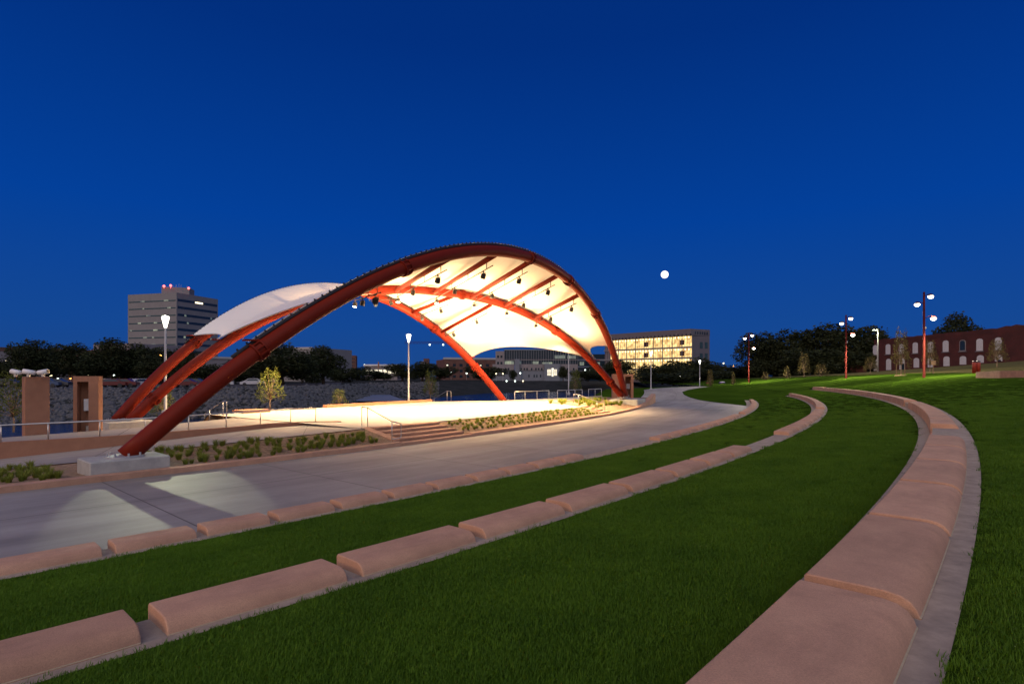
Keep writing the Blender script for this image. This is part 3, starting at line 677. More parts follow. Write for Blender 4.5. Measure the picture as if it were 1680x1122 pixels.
# concrete footings of the arches
def pedestal(c, d, rz, label):
    m = MB(); m.bbox(c, d, .03, rz); o = m.build('concrete_pedestal', M['conc'], loc=(c[0], c[1], c[2] - d[2] / 2)); tag(o, label, 'pedestal', 'concrete arch pedestals')
ta = math.atan2(AA(.01).y - AA(0).y, AA(.01).x - AA(0).x)
def ped_at(P, a_off, rad_w, arc_w, zb, label):
    r, a = topol(P); pedestal((P.x, P.y, (zb + P.z) / 2), (rad_w, arc_w, P.z - zb), math.radians(a), label)
P = AA(0); ped_at(P + pol(158.03, topol(P)[1]) - pol(topol(P)[0], topol(P)[1]), 0, 1.42, 2.0, -.05, 'grey concrete pedestal under the left foot of the front arch, beside the curb')
P = AA(1); ped_at(P + Vector((.1, -.6, 0)), 0, 2.6, 3.4, 0, 'grey concrete pedestal under the right foot of the front arch')
P = AC(0); ped_at(P + Vector((.4, .1, 0)), 0, 2.4, 2.2, -1.5, 'concrete pedestal under the joined left feet of the two rear arches')
P = AC(1); ped_at(P, 0, 1.3, 1.3, -1., 'concrete pedestal under the right foot of the rear arch')

# ------------------------------------------------------------------ pillars
def pillar(c, w, d, z0, z1, rz, label, niche=None):
    t = thing('pillar', label, 'pillar', (c[0], c[1], z0), rz, group='red-brown concrete pillars')
    if not niche:
        MB().bbox((0, 0, (z1 - z0) / 2), (w, d, z1 - z0), .03).build('shaft', M['pinkwall'], t, local=True)
    else:
        h = z1 - z0; th = .16; m = MB()
        x0, x1 = niche
        m.box((0, d / 2 - th / 2, h / 2), (w, th, h))
        m.box(((-w / 2 + x0) / 2, -th / 2, h / 2), (x0 + w / 2, d - th - .004, h)); m.box(((w / 2 + x1) / 2, -th / 2, h / 2), (w / 2 - x1, d - th - .004, h))
        m.box(((x0 + x1) / 2, -th / 2, h - .13), (x1 - x0 - .004, d - th - .004, .26)); m.box(((x0 + x1) / 2, -th / 2, .1), (x1 - x0 - .004, d - th - .004, .2))
        m.build('shaft', M['pinkwall'], t, local=True)
        xm = (x0 + x1) / 2
        MB().bbox((xm + (x1 - x0) * .16, d / 2 - th - .14, h * .52), ((x1 - x0) * .6, .2, h * .2), .02).build('electric_box', M['white'], t, local=True)
        MB().bbox((xm + (x1 - x0) * .2, d / 2 - th - .1, .34), ((x1 - x0) * .4, .14, .26), .02).build('socket_box', M['steel'], t, local=True)
    return t
dp = 24.7
pc = at(51, dp + .3); pz = H - (712.5 - Y0) * dp / F
p1 = pillar((pc.x, pc.y + .25), .86, .86, pz - .4, H - .02, math.radians(-44), 'solid red-brown square pillar with white floodlights on top, farthest left')
for (u, dx, lb) in ((26, -.2, 'left'), (47, 0, 'middle'), (71, .2, 'right')):
    c = at(u, dp + .1 * dx, z=H + .06)
    t = thing('floodlight', 'white box floodlight on top of the leftmost pillar, %s one of three' % lb, 'floodlight', c, group='white floodlights on the pillar')
    g = {'left': PI * .95, 'middle': PI * 1.2, 'right': .05}[lb]; dr = Vector((math.cos(g), math.sin(g) * .6, .06)).normalized()
    MB().tube([c - dr * .22 + Vector((0, 0, .1)), c + dr * .2 + Vector((0, 0, .14))], [.1, .11], 8).build('housing', M['white'], t, True)
    MB().tube([c + dr * .2 + Vector((0, 0, .14)), c + dr * .215 + Vector((0, 0, .142))], .09, 8).build('lens', M['glass'], t)
    MB().box(c + Vector((0, 0, -.02)), (.1, .1, .13)).build('bracket', M['steel'], t)
dp = 26.6; pc = at(139.5, dp + .3)
pillar((pc.x, pc.y + .2), .98, .8, H - (706 - Y0) * dp / F - .3, H - .0, math.radians(24), 'hollow red-brown pillar with a niche of electric boxes, second from left', (-.34, .1))
dp = 60.; pc = at(1021, dp + .8)
pillar((pc.x, pc.y), 2.2, 1.3, .4, 3.1, math.radians(-6), 'broad red-brown pillar with a niche standing behind the right arch foot', (.25, .85))

# ------------------------------------------------------------------ lamps
def path_lamp(u, v0, v1, label, hgt=6., d=None, zb=None, power=250, tint=(1., .9, .68), beam=None):
    d = d or hgt * F / (v1 - v0); b = at(u, d, v=v1); 
    if zb is not None: b.z = zb
    top = H - (v0 - Y0) * d / F; h = top - b.z
    t = thing('lamp_post', label, 'lamp post', b, group='grey lamp posts with glowing cone heads')
    MB().lathe([(.2, -.3), (.2, .06), (.085, .12), (.06, h - .75), (.0001, h - .75)], 10).build('pole', M['greypole'], t, True, local=True)
    hd = MB().lathe([(.055, h - .76), (.08, h - .70), (.14, h - .45), (.215, h - .12), (.21, h - .06), (.13, h - .02), (.0001, h - .01)], 14).build('lamp_head', M['globe'], t, True, local=True)
    MB().lathe([(.1, h - .012), (.1, h + .03), (.0001, h + .05)], 12).build('cap', M['greypole'], t, local=True)
    if beam:
        l = lamp('SPOT', (0, 0, 0), 3800, (.95, 1., .65), .12, beam, 9.5, .3); l.parent = t; l.location = (.1, -.3, h + .1); power = 60
    if power:
        l = lamp('POINT', b + Vector((0, 0, h + .25)), power, tint, .12); l.parent = t; l.location = (0, 0, h + .25)
    return t
path_lamp(271.5, 518, 675, 'tall grey lamp post with glowing head behind the left arch legs', d=35, beam=Vector((12.7, -20.6, -6.6)))
path_lamp(670.5, 548, 659, 'tall grey lamp post with glowing head behind the middle of the stage', d=51)
path_lamp(1068, 577, 638, 'grey lamp post with glowing head beside the path, in front of the glass office', d=92)
path_lamp(1148, 591, 635, 'grey lamp post with glowing head at the far bend of the path', d=112)
path_lamp(933, 566, 645, 'thin grey lamp post behind the railing, its head hidden by the fabric', d=78)
path_lamp(1115, 616, 632, 'small dark lamp post with pale head in the shrubs by the path', d=140, power=0)
def red_post(u, vb, vt, d, label):
    b = at(u, d, v=vb); h = H - (vt - Y0) * d / F - b.z + .3
    t = thing('light_mast', label, 'light mast', b, group='red light masts with three lamps')
    pl = MB().lathe([(.24, -.5), (.24, .04), (.15, .08), (.11, h + .5), (.0001, h + .52)], 12).build('mast', M['redpole'], t, True, local=True)
    if u < 1300: MB().lathe([(.5, -.5), (.5, .35), (.0001, .36)], 14).build('concrete_base', M['conc'], t, local=True)
    MB().box((.13, -.05, h * .62), (.12, .1, .3)).build('control_box', M['greypole'], t, local=True)
    s = d / F
    for dx, dv in ((-19 if u > 1500 else (-12 if u > 1300 else -9), 13 if u > 1500 else (8 if u > 1300 else 5)), (3, 0), (4.5, 36 if u > 1500 else (27 if u > 1300 else 21))):
        hx, hz = dx * s, h - dv * s; hy = -.8 if dx < 0 or dv == 0 else -1.1
        hd = MB(); hd.lathe([(.05, .2), (.18, .12), (.32, -.02), (.32, -.06), (.24, -.065)], 14, (hx, hy, hz)); hd = hd.build('lamp_head', M['redpole'], t, 40, local=True)
        MB().lathe([(.25, -.05), (.3, -.14), (.25, -.3), (.1, -.39), (.0001, -.4)], 14, (hx, hy, hz)).build('bulb', M['lamp'], hd, True, local=True)
        MB().tube([(0, 0, hz - .1), (hx * .4, hy * .5, hz + .14), (hx, hy, hz + .16)], .035, 6).build('lamp_arm', M['redpole'], t, local=True)
        l = lamp('SPOT', (0, 0, 0), 6500, (1., .84, .55), .2, Vector((-.8, -.6, -.8)) if dx < 0 else (Vector((.4, -.9, -.8)) if dv == 0 else Vector((.9, .1, -.8))), 135, .4); l.parent = t; l.location = (hx, hy - .15, hz - .5)
    return t
red_post(1516, 623, 490, 69, 'tall red light mast with three blazing lamps in front of the brick building')
red_post(1388, 625.5, 525, 92, 'red light mast with three blazing lamps in front of the dark trees')
red_post(1228.5, 632, 552, 120, 'red light mast with three blazing lamps on a pale base, farthest left')
# hooked street light by the brick building
d = 120.; b = at(1440, d, v=606); t = thing('street_light', 'yellow-lit street light with side head at the left end of the brick building', 'street light', b)
h = H - (541 - Y0) * d / F - b.z
MB().lathe([(.16, -1), (.1, h), (.0001, h)], 10).build('pole', M['greypole'], t, True, local=True)
hd = MB().box((-.5, 0, h), (1.1, .35, .16)).build('lamp_head', M['greypole'], t, local=True); MB().box((-.65, 0, h - .1), (.7, .3, .06)).build('lens', M['coolbulb'], hd, local=True)
l = lamp('POINT', (0, 0, 0), 600, (.9, .95, .5), .2); l.parent = t; l.location = (-.6, -.3, h - .5)

# ------------------------------------------------------------------ trees
def leafcloud(n, size, lumps, seed, flat=.6):
    rnd = random.Random(seed); m = MB(); tot = sum(l[3] ** 2 for l in lumps)
    for (x, y, z, r, sq) in lumps:
        for _ in range(int(n * r * r / tot)):
            while True:
                p = Vector((rnd.uniform(-1, 1), rnd.uniform(-1, 1), rnd.uniform(-1, 1)))
                if .3 < p.length < 1: break
            p = p.normalized() * (p.length ** .6) * (1 + .42 * mnoise.noise(p * 3 + Vector((x * 7, y * 7, z * 7))))
            c = Vector((x + p.x * r, y + p.y * r, z + p.z * r * sq)); s = size * rnd.uniform(.6, 1.4)
            a = Vector((rnd.gauss(0, 1), rnd.gauss(0, 1), rnd.gauss(0, flat))).normalized(); b = a.orthogonal().normalized(); b = (b * math.cos(rnd.random() * 6) + a.cross(b) * math.sin(rnd.random() * 6)).normalized(); e2 = a.cross(b) if rnd.random() < .5 else a
            m.add([c - a * s, c + b * s * .55, c + a * s, c - b * s * .55], [(0, 1, 2, 3)])
    return m
def limbs(lumps, r0, zsplit, n=6):
    m = MB(); m.tube([(0, 0, -.03), (.01, 0, zsplit * .5), (0, .01, zsplit), (.01, 0, zsplit + .2)], [r0 * 1.3, r0, r0 * .8, r0 * .35], n)
    for (x, y, z, r, sq) in lumps:
        m.tube([(0, 0, zsplit * .9), (x * .45, y * .45, lerp(zsplit, z, .5)), (x, y, z)], [r0 * .5, r0 * .3, r0 * .1], 5)
    return m
TV = {}
def variant(key, seed, lumps, n, size, r0, zs, lm, bark):
    TV[key] = (leafcloud(n, size, lumps, seed).mesh('crown', lm), limbs(lumps, r0, zs).mesh('trunk', bark, smoothing=True))
rn = random.Random(3)
for k in range(4):      # broad dark trees, unit height
    lp = [(0, 0, .6, .27, 1.), (0, 0, .36, .22, 1.)] + [(.29 * math.cos(i * 1.05 + k) * rn.uniform(.6, 1.1), .27 * math.sin(i * 1.05 + k) * rn.uniform(.6, 1.1), rn.uniform(.22, .78), rn.uniform(.15, .23), .9) for i in range(11)] + [(rn.uniform(-.1, .1), rn.uniform(-.1, .1), .83, .15, .9)]
    variant('broad%d' % k, k, lp, 7500, .021, .03, .25, M['leaf'], M['trunk'])
for k in range(2):      # low dark shrubs
    lp = [(rn.uniform(-.35, .35), rn.uniform(-.3, .3), rn.uniform(.18, .74), rn.uniform(.18, .28), .9) for i in range(11)]
    variant('shrub%d' % k, 20 + k, lp, 5200, .03, .02, .15, M['leaf'], M['trunk'])
for k in range(3):      # young tree, open crown with upright twigs
    lp = [(.30 * math.cos(i * 2.4 + k) * (1 - .55 * i / 22), .30 * math.sin(i * 2.4 + k) * (1 - .55 * i / 22), .28 + .66 * i / 22, .105 - .02 * i / 22, 1.3) for i in range(23)]
    variant('young%d' % k, 40 + k, lp, 1500, .02, .016, .25, M['leaf2'], M['youngbark'])
    variant('dull%d' % k, 60 + k, lp, 1300, .022, .016, .25, M['leaf3'], M['youngbark'])
def tree(kind, u, d, vt, w_px, label, zb=None, vb=None, name='tree', cat='tree', group=None):
    b = at(u, d, v=vb) if vb is not None else at(u, d, z=zb); top = H - (vt - Y0) * d / F; h = top - b.z; wd = w_px * d / F
    t = thing(name, label, cat, b, random.uniform(0, 6), group); cr, tr = TV[kind]
    s = wd / .70 if kind[:5] != 'young' and kind[:4] != 'dull' else wd / .72
    t.scale = (s, s, h / .98)
    for nm, me in (('trunk', tr), ('crown', cr)):
        o = bpy.data.objects.new(nm, me); col.objects.link(o); o.parent = t
    return t
# far bank trees at the left
for u, d, vt, wp, kd, lb in ((50, 135, 555, 60, 'broad0', 'dark tree above the first pillar in front of the low white building'), (128, 150, 561, 62, 'broad1', 'dark tree above the hollow pillar'), (182, 145, 553, 74, 'broad2', 'tallest dark tree of the clump left of the office tower'), (236, 150, 562, 66, 'broad3', 'dark tree in front of the base of the office tower'), (300, 128, 570, 50, 'broad1', 'dark tree between the joined arch legs and the tower'), (330, 120, 595, 40, 'shrub0', 'low dark tree under the rear left arch leg'),
        (462, 122, 561, 104, 'broad2', 'large dark tree seen under the front arch, left one'), (531, 135, 565, 56, 'broad0', 'round dark tree seen under the front arch, right one'), (405, 128, 588, 50, 'shrub1', 'dark bush tree low between the arch legs'), (90, 165, 572, 60, 'broad3', 'dark tree half hidden between two taller trees above the first pillar'), (158, 160, 575, 60, 'shrub0', 'low dark tree between the hollow pillar and the tallest tree'), (210, 165, 570, 60, 'shrub1', 'low dark tree right of the tallest tree of the left clump'), (262, 140, 580, 56, 'broad0', 'dark tree behind the tall left lamp post'), (276, 170, 588, 60, 'shrub0', 'low dark hedge tree behind the left lamp post'), (432, 150, 580, 60, 'broad3', 'dark tree just left of the large tree under the front arch'), (15, 155, 585, 40, 'shrub1', 'dark low tree at the left edge of the picture'), (495, 150, 590, 46, 'shrub0', 'low dark tree between the large and the round tree'), (562, 170, 600, 40, 'shrub1', 'low dark bush right of the round tree')):
    tree(kd, u, d, vt, wp, lb, zb=.9, group='trees on the far bank')
for u, d, vt, wp, kd, lb in ((585, 240, 600, 40, 'shrub0', 'low dark tree right of the round tree on the far bank'), (615, 260, 606, 40, 'shrub1', 'low dark tree in front of the long lit building'), (660, 230, 595, 42, 'broad1', 'dark tree left of the lamp post on the far bank'), (693, 225, 592, 46, 'broad3', 'dark tree right of the lamp post on the far bank'), (722, 250, 600, 30, 'shrub0', 'small dark tree left of the brown brick block'), (795, 250, 598, 44, 'shrub1', 'dark tree seen inside the rear arch foot'), (842, 255, 606, 12, 'broad0', 'small dark tree before the pale stone offices, left'), (924, 255, 600, 16, 'broad2', 'small dark tree before the pale stone offices, right'), (965, 230, 607, 40, 'shrub0', 'dark bush right of the pale stone offices'),
        (985, 240, 598, 30, 'shrub1', 'dark bush behind the right arch foot')):
    tree(kd, u, d, vt, wp, lb, zb=.8, group='trees on the far bank')
for u, d, vt, wp, kd, lb in ((1012, 190, 588, 54, 'broad3', 'round dark tree in front of the glass office, left'), (1057, 180, 600, 26, 'broad0', 'small dark tree in front of the glass office'), (1087, 165, 596, 52, 'shrub0', 'dark tree hiding the foot of the glass office'), (1125, 170, 585, 60, 'shrub1', 'tall dark bush tree at the right end of the glass office'), (1105, 140, 610, 70, 'shrub0', 'low dark thicket beside the path'), (1165, 180, 592, 52, 'shrub0', 'dark tree right of the glass office'), (1200, 200, 598, 56, 'shrub1', 'dark tree behind the purple bin'), (1145, 150, 603, 50, 'broad1', 'dark tree behind the far path lamp'), (1185, 160, 606, 50, 'shrub1', 'dark bush behind the leaning sapling')):
    tree(kd, u, d, vt, wp, lb, zb=.6, group='dark trees beyond the path')
for u, d, vt, wp, kd, lb in ((1252, 185, 543, 70, 'broad0', 'leftmost tall dark tree behind the masts'), (1296, 180, 538, 84, 'broad2', 'second tall dark tree behind the masts'), (1345, 175, 530, 94, 'broad3', 'third tall dark tree, behind the middle mast'), (1392, 172, 531, 84, 'broad1', 'fourth tall dark tree beside the brick building'), (1428, 190, 545, 54, 'broad0', 'dark tree just behind the left end of the brick building'), (1320, 165, 570, 60, 'shrub0', 'dark undergrowth below the tall trees, left'), (1368, 162, 572, 64, 'shrub1', 'dark undergrowth below the tall trees, middle'), (1408, 160, 575, 50, 'shrub0', 'dark undergrowth below the tall trees, right'), (1268, 175, 585, 50, 'shrub1', 'dark undergrowth below the leftmost tall tree'), (1244, 195, 594, 50, 'shrub0', 'dark low bush left of the tall dark trees'), (1298, 196, 584, 60, 'shrub1', 'dark bush deep between the first two tall trees'), (1350, 194, 588, 60, 'shrub0', 'dark bush deep behind the middle mast'), (1395, 193, 588, 60, 'shrub1', 'dark bush deep beside the brick building')):
    tree(kd, u, d, vt, wp, lb, zb=2.4 if d < 192 else 1., group='tall dark trees on the right')
tree('broad2', 1571, 190, 511, 66, 'dark tree crown rising behind the roof of the brick building', zb=6., group='tall dark trees on the right')
# young trees
for u, d, vt, vb, wp, kd, lb in ((443, 40, 606, 670, 46, 'young0', 'yellow-green young tree standing behind the stage, lit by the canopy'), (556, 48, 639, 668, 28, 'young1', 'small yellow-green bush behind the stage edge'), (706, 62, 609, 658, 26, 'young2', 'yellow-green sapling right of the middle lamp post'), (268, 37, 636, 690, 40, 'young1', 'sparse green shrub behind the foot of the left lamp post'), (22, 36, 612, 706, 56, 'young2', 'olive green bush at the left edge behind the first pillar'), (944, 70, 608, 650, 22, 'young0', 'thin green sapling behind the right railing')):
    tree(kd, u, d, vt, lb, vb=vb, w_px=wp, name='young_tree', group='young trees by the stage') if False else tree(kd, u, d, vt, wp, lb, vb=vb, name='young_tree', cat='young tree', group='young trees by the stage')
for u, d, vt, vb, wp, kd, lb in ((1319, 120, 580, 621, 20, 'dull0', 'slender brown-leaved young tree right of the leftmost mast'), (1347, 118, 597, 621, 22, 'dull1', 'low round brown shrub left of the middle mast'), (1256, 125, 611, 628, 14, 'dull2', 'small pale shrub near the leftmost mast'), (1291, 115, 602, 626, 12, 'dull0', 'thin young tree with a flat top on the lawn'), (1478, 82, 541, 616, 28, 'dull1', 'staked young tree left of the tallest mast'), (1526, 95, 560, 611, 24, 'dull2', 'young tree just right of the tallest mast'), (1636, 88, 558, 601, 30, 'dull0', 'bare brown young tree before the right end of the brick building'), (1428, 110, 585, 613, 22, 'dull1', 'low brown shrub at the left corner of the brick building'), (1165, 100, 607, 640, 12, 'dull2', 'leaning thin sapling beside the far path'), (1203, 112, 610, 636, 8, 'dull1', 'thin sapling right of the purple bin')):
    tree(kd, u, d, vt, wp, lb, vb=vb, name='young_tree', cat='young tree', group='young trees on the lawn')
b0 = at(1478, 82, v=616)
for dx, lb in ((-.62, 'left'), (.58, 'right')):
    o = MB().tube([b0 + Vector((dx, 0, -.3)), b0 + Vector((dx, 0, 1.7))], .045, 6).build('tree_stake', M['stake'], loc=b0 + Vector((dx, 0, 0))); tag(o, 'dark timber stake on the %s of the staked young tree' % lb, 'stake', 'timber tree stakes')
for (u, d, vb) in ((1478, 82, 616), (1165, 100, 640), (1347, 118, 621), (1291, 115, 626)):
    p = at(u, d, v=vb); m = MB(); m.lathe([(.9, -.3), (.75, .06), (.3, .12), (.0001, .12)], 14, p); o = m.build('mulch_ring', M['mulch'], loc=p, smoothing=True)
    tag(o, {1478: 'brown mulch ring around the staked young tree', 1165: 'brown mulch ring under the leaning sapling', 1347: 'brown mulch ring under the low round shrub', 1291: 'brown mulch ring under the flat topped young tree'}[u], 'mulch ring', 'mulch rings under young trees')

# grass clumps in the beds
def clumpmesh(seed):
    rnd = random.Random(seed); m = MB()
    for _ in range(110):
        a = rnd.uniform(0, 2 * PI); rr = rnd.uniform(0, .05); ln = rnd.uniform(.12, .29); sp = rnd.uniform(.06, .24)
        c, s = math.cos(a), math.sin(a); w_ = .007
        p0 = Vector((c * rr, s * rr, -.02)); p1 = Vector((c * (rr + sp * .4), s * (rr + sp * .4), ln * .65)); p2 = Vector((c * (rr + sp), s * (rr + sp), ln * rnd.uniform(.75, 1.)))
        q = Vector((-s, c, 0)) * w_
        m.add([p0 - q, p0 + q, p1 + q * .8, p1 - q * .8, p2], [(0, 1, 2, 3), (3, 2, 4)])
    return m.mesh('grass_clump', M['clump'])
CM = [clumpmesh(k) for k in range(5)]
def clump(p, label, group, sc_=1.):
    o = bpy.data.objects.new('grass_clump', random.choice(CM)); col.objects.link(o); o.location = p; o.rotation_euler = (0, 0, random.uniform(0, 6)); s = sc_ * random.uniform(.75, 1.25); o.scale = (s, s, s * random.uniform(.85, 1.2)); tag(o, label, 'grass clump', group)
def bedpt(r, a, zin, zout_, rin): return pol(r + co(a) * .6, a, lerp(.14, zin, clamp((158.25 + co(a) * .4 - r) / (158.25 + co(a) - rin))) - .01)
for a in arange(-36.25, -30.7, .125):
    for j in range(4):
        r = 157.98 - j * .4 + random.uniform(-.12, .12); clump(bedpt(r, a + random.uniform(-.05, .05) + .075 * (j % 2), .57, 0, SF), 'small green grass clump in the tan planted bed right of the wide steps', 'grass clumps right of the wide steps', .74)
for i in range(4, 84):
    p = eL[i // 4].lerp(eL[i // 4 + 1], (i % 4) / 4); r, a = topol(p)
    if abs(a - topol(AA(0))[1]) < .5: continue
    for j in range(3 if r > 155.9 else 4):
        s = .16 + .24 * j + random.uniform(-.1, .1); q = pol(158.25 + co(a), a, .13).lerp(p, min(s, .92)); r2, a2 = topol(q)
        left = a < topol(AA(0))[1]
        if random.random() < .25: continue
        clump(pol(r2, a2 + random.uniform(-.04, .04), q.z - .01), 'green grass clump in the bed left of the front arch pedestal' if left else 'green grass clump in the bed between the front arch pedestal and the wide steps', 'grass clumps left of the pedestal' if left else 'grass clumps between pedestal and steps', .9)
for i in range(46):
    a = random.uniform(-29.4, -25.6); rin = interp([(-29.4, 153.), (-28.8, 151.4), (-26, 151.3)], a); k = random.uniform(.12, .95); r = lerp(157.6, rin, k)
    clump(pol(r, a, lerp(.15, .58, smooth(k * 2)) - .01), 'dense green clump in the far bed around the right arch pedestal', 'clumps around the right arch pedestal', 1.5)

# ------------------------------------------------------------------ river and far bank
wt = MB(); wt.add([(-900, -100, -3.), (600, -100, -3.), (600, 900, -3.), (-900, 900, -3.)], [(0, 1, 2, 3)]); struct(wt.build('river', M['water']))
SH = [(-900, 735, 52), (-300, 712, 57.7), (0, 697, 68.6), (200, 690, 75), (450, 684, 82), (560, 668, 108), (640, 658, 134), (720, 652, 158), (800, 645, 196), (1000, 640, 238), (1150, 637, 274), (1400, 634, 330)]
TP = [(-900, 1., 70), (-300, 1., 76), (0, 1., 84), (200, 1., 88), (450, 1., 98), (560, 1., 128), (640, .9, 172), (720, .8, 200), (800, .7, 240), (1000, .5, 262), (1150, .5, 290), (1400, .5, 350)]
bk = MB(); rows = []
for (u, v, d), (u2, z, d2) in zip(SH, TP):
    s = at(u, d, z=-3.); t_ = at(u, d2, z=z); dirv = Vector((t_.x, t_.y, 0)).normalized()
    rows.append([at(u, d * .9, z=-4.2), s, s.lerp(t_, .5) + Vector((0, 0, .35)), t_, t_ + Vector((dirv.x * 60, dirv.y * 60, 0)), t_ + Vector((dirv.x * 300, dirv.y * 300, -.3)), t_ + Vector((dirv.x * 4000, dirv.y * 4000, -2))])
rows2 = []
for r0, r1 in zip(rows, rows[1:]):
    for k in range(4): rows2.append([p.lerp(q, k / 4) for p, q in zip(r0, r1)])
rows2.append(rows[-1]); bk.grid(rows2); struct(bk.build('far_bank', M['farland'], smoothing=True))
# riprap
rk = MB(); rnd = random.Random(11)
def rock(m, c, s):
    ax = [Vector((rnd.gauss(0, 1), rnd.gauss(0, 1), rnd.gauss(0, 1))).normalized() for _ in range(10)]
    base = [(0, 0, 1), (.9, 0, .4), (.28, .85, .4), (-.72, .53, .4), (-.72, -.53, .4), (.28, -.85, .4), (.72, .53, -.4), (-.28, .85, -.4), (-.9, 0, -.4), (-.28, -.85, -.4), (.72, -.53, -.4), (0, 0, -1)]
    sx_, sy_, sz_ = s * rnd.uniform(.7, 1.3), s * rnd.uniform(.7, 1.3), s * rnd.uniform(.5, .9); rz = rnd.uniform(0, 6); cs, sn = math.cos(rz), math.sin(rz); vs = []
    for x, y, z in base:
        k = rnd.uniform(.8, 1.2); x, y, z = x * sx_ * k, y * sy_ * k, z * sz_ * k; vs.append((c.x + x * cs - y * sn, c.y + x * sn + y * cs, c.z + z))
    m.add(vs, [(0, 1, 2), (0, 2, 3), (0, 3, 4), (0, 4, 5), (0, 5, 1), (1, 6, 2), (2, 7, 3), (3, 8, 4), (4, 9, 5), (5, 10, 1), (6, 7, 2), (7, 8, 3), (8, 9, 4), (9, 10, 5), (10, 6, 1), (11, 7, 6), (11, 8, 7), (11, 9, 8), (11, 10, 9), (11, 6, 10)])
for _ in range(6500):
    i = rnd.choices(range(1, 7), weights=(3, 3, 2.5, 3, 2, 1.4))[0]; k = rnd.random(); r0, r1 = rows[i], rows[i + 1]; s = rnd.random()
    p = r0[1].lerp(r1[1], k); q = r0[3].lerp(r1[3], k); mid = r0[2].lerp(r1[2], k); c = p.lerp(mid, s * 2) if s < .5 else mid.lerp(q, s * 2 - 1)
    rock(rk, c, rnd.uniform(.18, .52))
o = rk.build('riprap', M['rock']); tag(o, 'loose grey riprap stones covering the far river bank', 'riprap', kind='stuff')
# paved lot and the pale boat ramp on the far side
pk = MB(); pts = [rows[i][3] for i in range(1, 6)]
pk.grid([[p + Vector((p.x, p.y, 0)).normalized() * 5 + Vector((0, 0, .02)), p + Vector((p.x, p.y, 0)).normalized() * 40 + Vector((0, 0, .02))] for p in pts]); struct(pk.build('parking_lot', M['asphalt']))
bp_ = MB(); bp_.add([on(585, 661, -2.6), on(668, 661, -2.7), on(640, 650.5, -1.9), on(580, 650.5, -1.8)], [(0, 1, 2, 3)])
bp_.v = [(x, y, z + .4) for x, y, z in bp_.v]; struct(bp_.build('boat_ramp', M['bluestone']))

# cars
def carproto(paint):
    t = thing('parked_car', 'x', 'car', (0, -500, 0), 0, 'cars parked on the far bank')
    prof = [(-2.15, .35), (-2.2, .75), (-1.55, .92), (-.75, 1.42), (.75, 1.45), (1.55, .98), (2.15, .88), (2.2, .4)]
    m = MB(); m.rings([[(x, y * (1 if z < 1 else .86), z) for x, z in prof] for y in (-.85, -.8, .8, .85)]); m.build('body', paint, t, 30, local=True)
    m = MB()
    for y in (-.83, .83): m.add([(-1.25, y, .98), (-.7, y * .93, 1.34), (.65, y * .93, 1.36), (1.3, y, 1.0)], [(0, 1, 2, 3)])
    m.v = [(x, y * 1.02, z) for x, y, z in m.v]; m.build('window', M['glass'], t, local=True)
    for x in (-1.35, 1.35):
        for y in (-.78, .78):
            MB().tube([(x, y - .11, .33), (x, y + .11, .33)], .33, 12).build('wheel', M['black'], t, local=True)
    return t
carc = {'red': (.09, .008, .008), 'white': (.4, .4, .43), 'blue': (.03, .06, .14), 'dark grey': (.05, .05, .055)}
cp = {k: carproto(pbr('car_paint_' + k.replace(' ', '_'), v, v, .3, 2.)) for k, v in carc.items()}
used = set()
for u, d, cn_, ang, lb in ((76, 94, 'blue', .2, 'dark blue car parked right of the first pillar'), (90, 95, 'dark grey', .3, 'dark grey car parked between the two pillars'), (170, 97, 'white', .2, 'white car parked just right of the hollow pillar'), (184, 95, 'red', .3, 'red car parked right of the hollow pillar'), (203, 96, 'red', .2, 'red car parked left of the arch legs'), (229, 98, 'white', 1.1, 'white car parked behind the crossing arch legs'), (303, 96, 'red', .2, 'red car parked between the arch legs'), (318, 100, 'dark grey', .2, 'dark grey car parked right of the lamp post'), (361, 101, 'white', .4, 'small white car parked under the front arch leg'), (415, 108, 'white', .3, 'white car parked near the young yellow-green tree'), (12, 96, 'dark grey', .1, 'dark grey car parked at the far left edge')):
    p = at(u, d, z=1.02)
    if cn_ not in used:
        o = cp[cn_]; o.location = p; o.rotation_euler = (0, 0, ang); used.add(cn_)
    else: o = dup(cp[cn_], p, ang)
    o['label'] = lb

# ------------------------------------------------------------------ buildings
def facade(name, mat, P, Q, z0, z1, parent, off=0., rects=None, th=.12):
    """one mesh of flat boxes laid on the vertical face P-Q ; rects are (s0,s1,z0,z1) in metres along it"""
    D = (Q - P); Ln = D.length; D.normalize(); Nn = Vector((D.y, -D.x, 0)); m = MB(); uv = []
    for s0, s1, a, b in rects or [(0, Ln, z0, z1)]:
        base = [P + D * s0 + Nn * off, P + D * s1 + Nn * off]
        vs = [(*base[0].xy, a), (*base[1].xy, a), (*base[1].xy, b), (*base[0].xy, b)]
        bk_ = [(x - Nn.x * th, y - Nn.y * th, z) for x, y, z in vs]
        m.add(vs + bk_, [(0, 1, 2, 3), (7, 6, 5, 4), (4, 5, 1, 0), (5, 6, 2, 1), (6, 7, 3, 2), (7, 4, 0, 3)])
        q = [(s0, a), (s1, a), (s1, b), (s0, b)]; uv += q + q
    m.uv = uv; return m.build(name, mat, parent)
def block(name, mat, P, Q, depth, z0, z1, parent):
    D = (Q - P).normalized(); Nn = Vector((-D.y, D.x, 0)); R, S = Q + Nn * depth, P + Nn * depth
    m = MB(); m.uv = []
    for a, b in ((P, Q), (Q, R), (R, S), (S, P)):
        l = (b - a).length; m.add([(*a.xy, z0), (*b.xy, z0), (*b.xy, z1), (*a.xy, z1)], [(0, 1, 2, 3)]); m.uv += [(0, z0), (l, z0), (l, z1), (0, z1)]
    m.add([(*p.xy, z1) for p in (P, Q, R, S)], [(0, 1, 2, 3)]); m.uv += [(0, 0)] * 4
    return m.build(name, mat, parent)
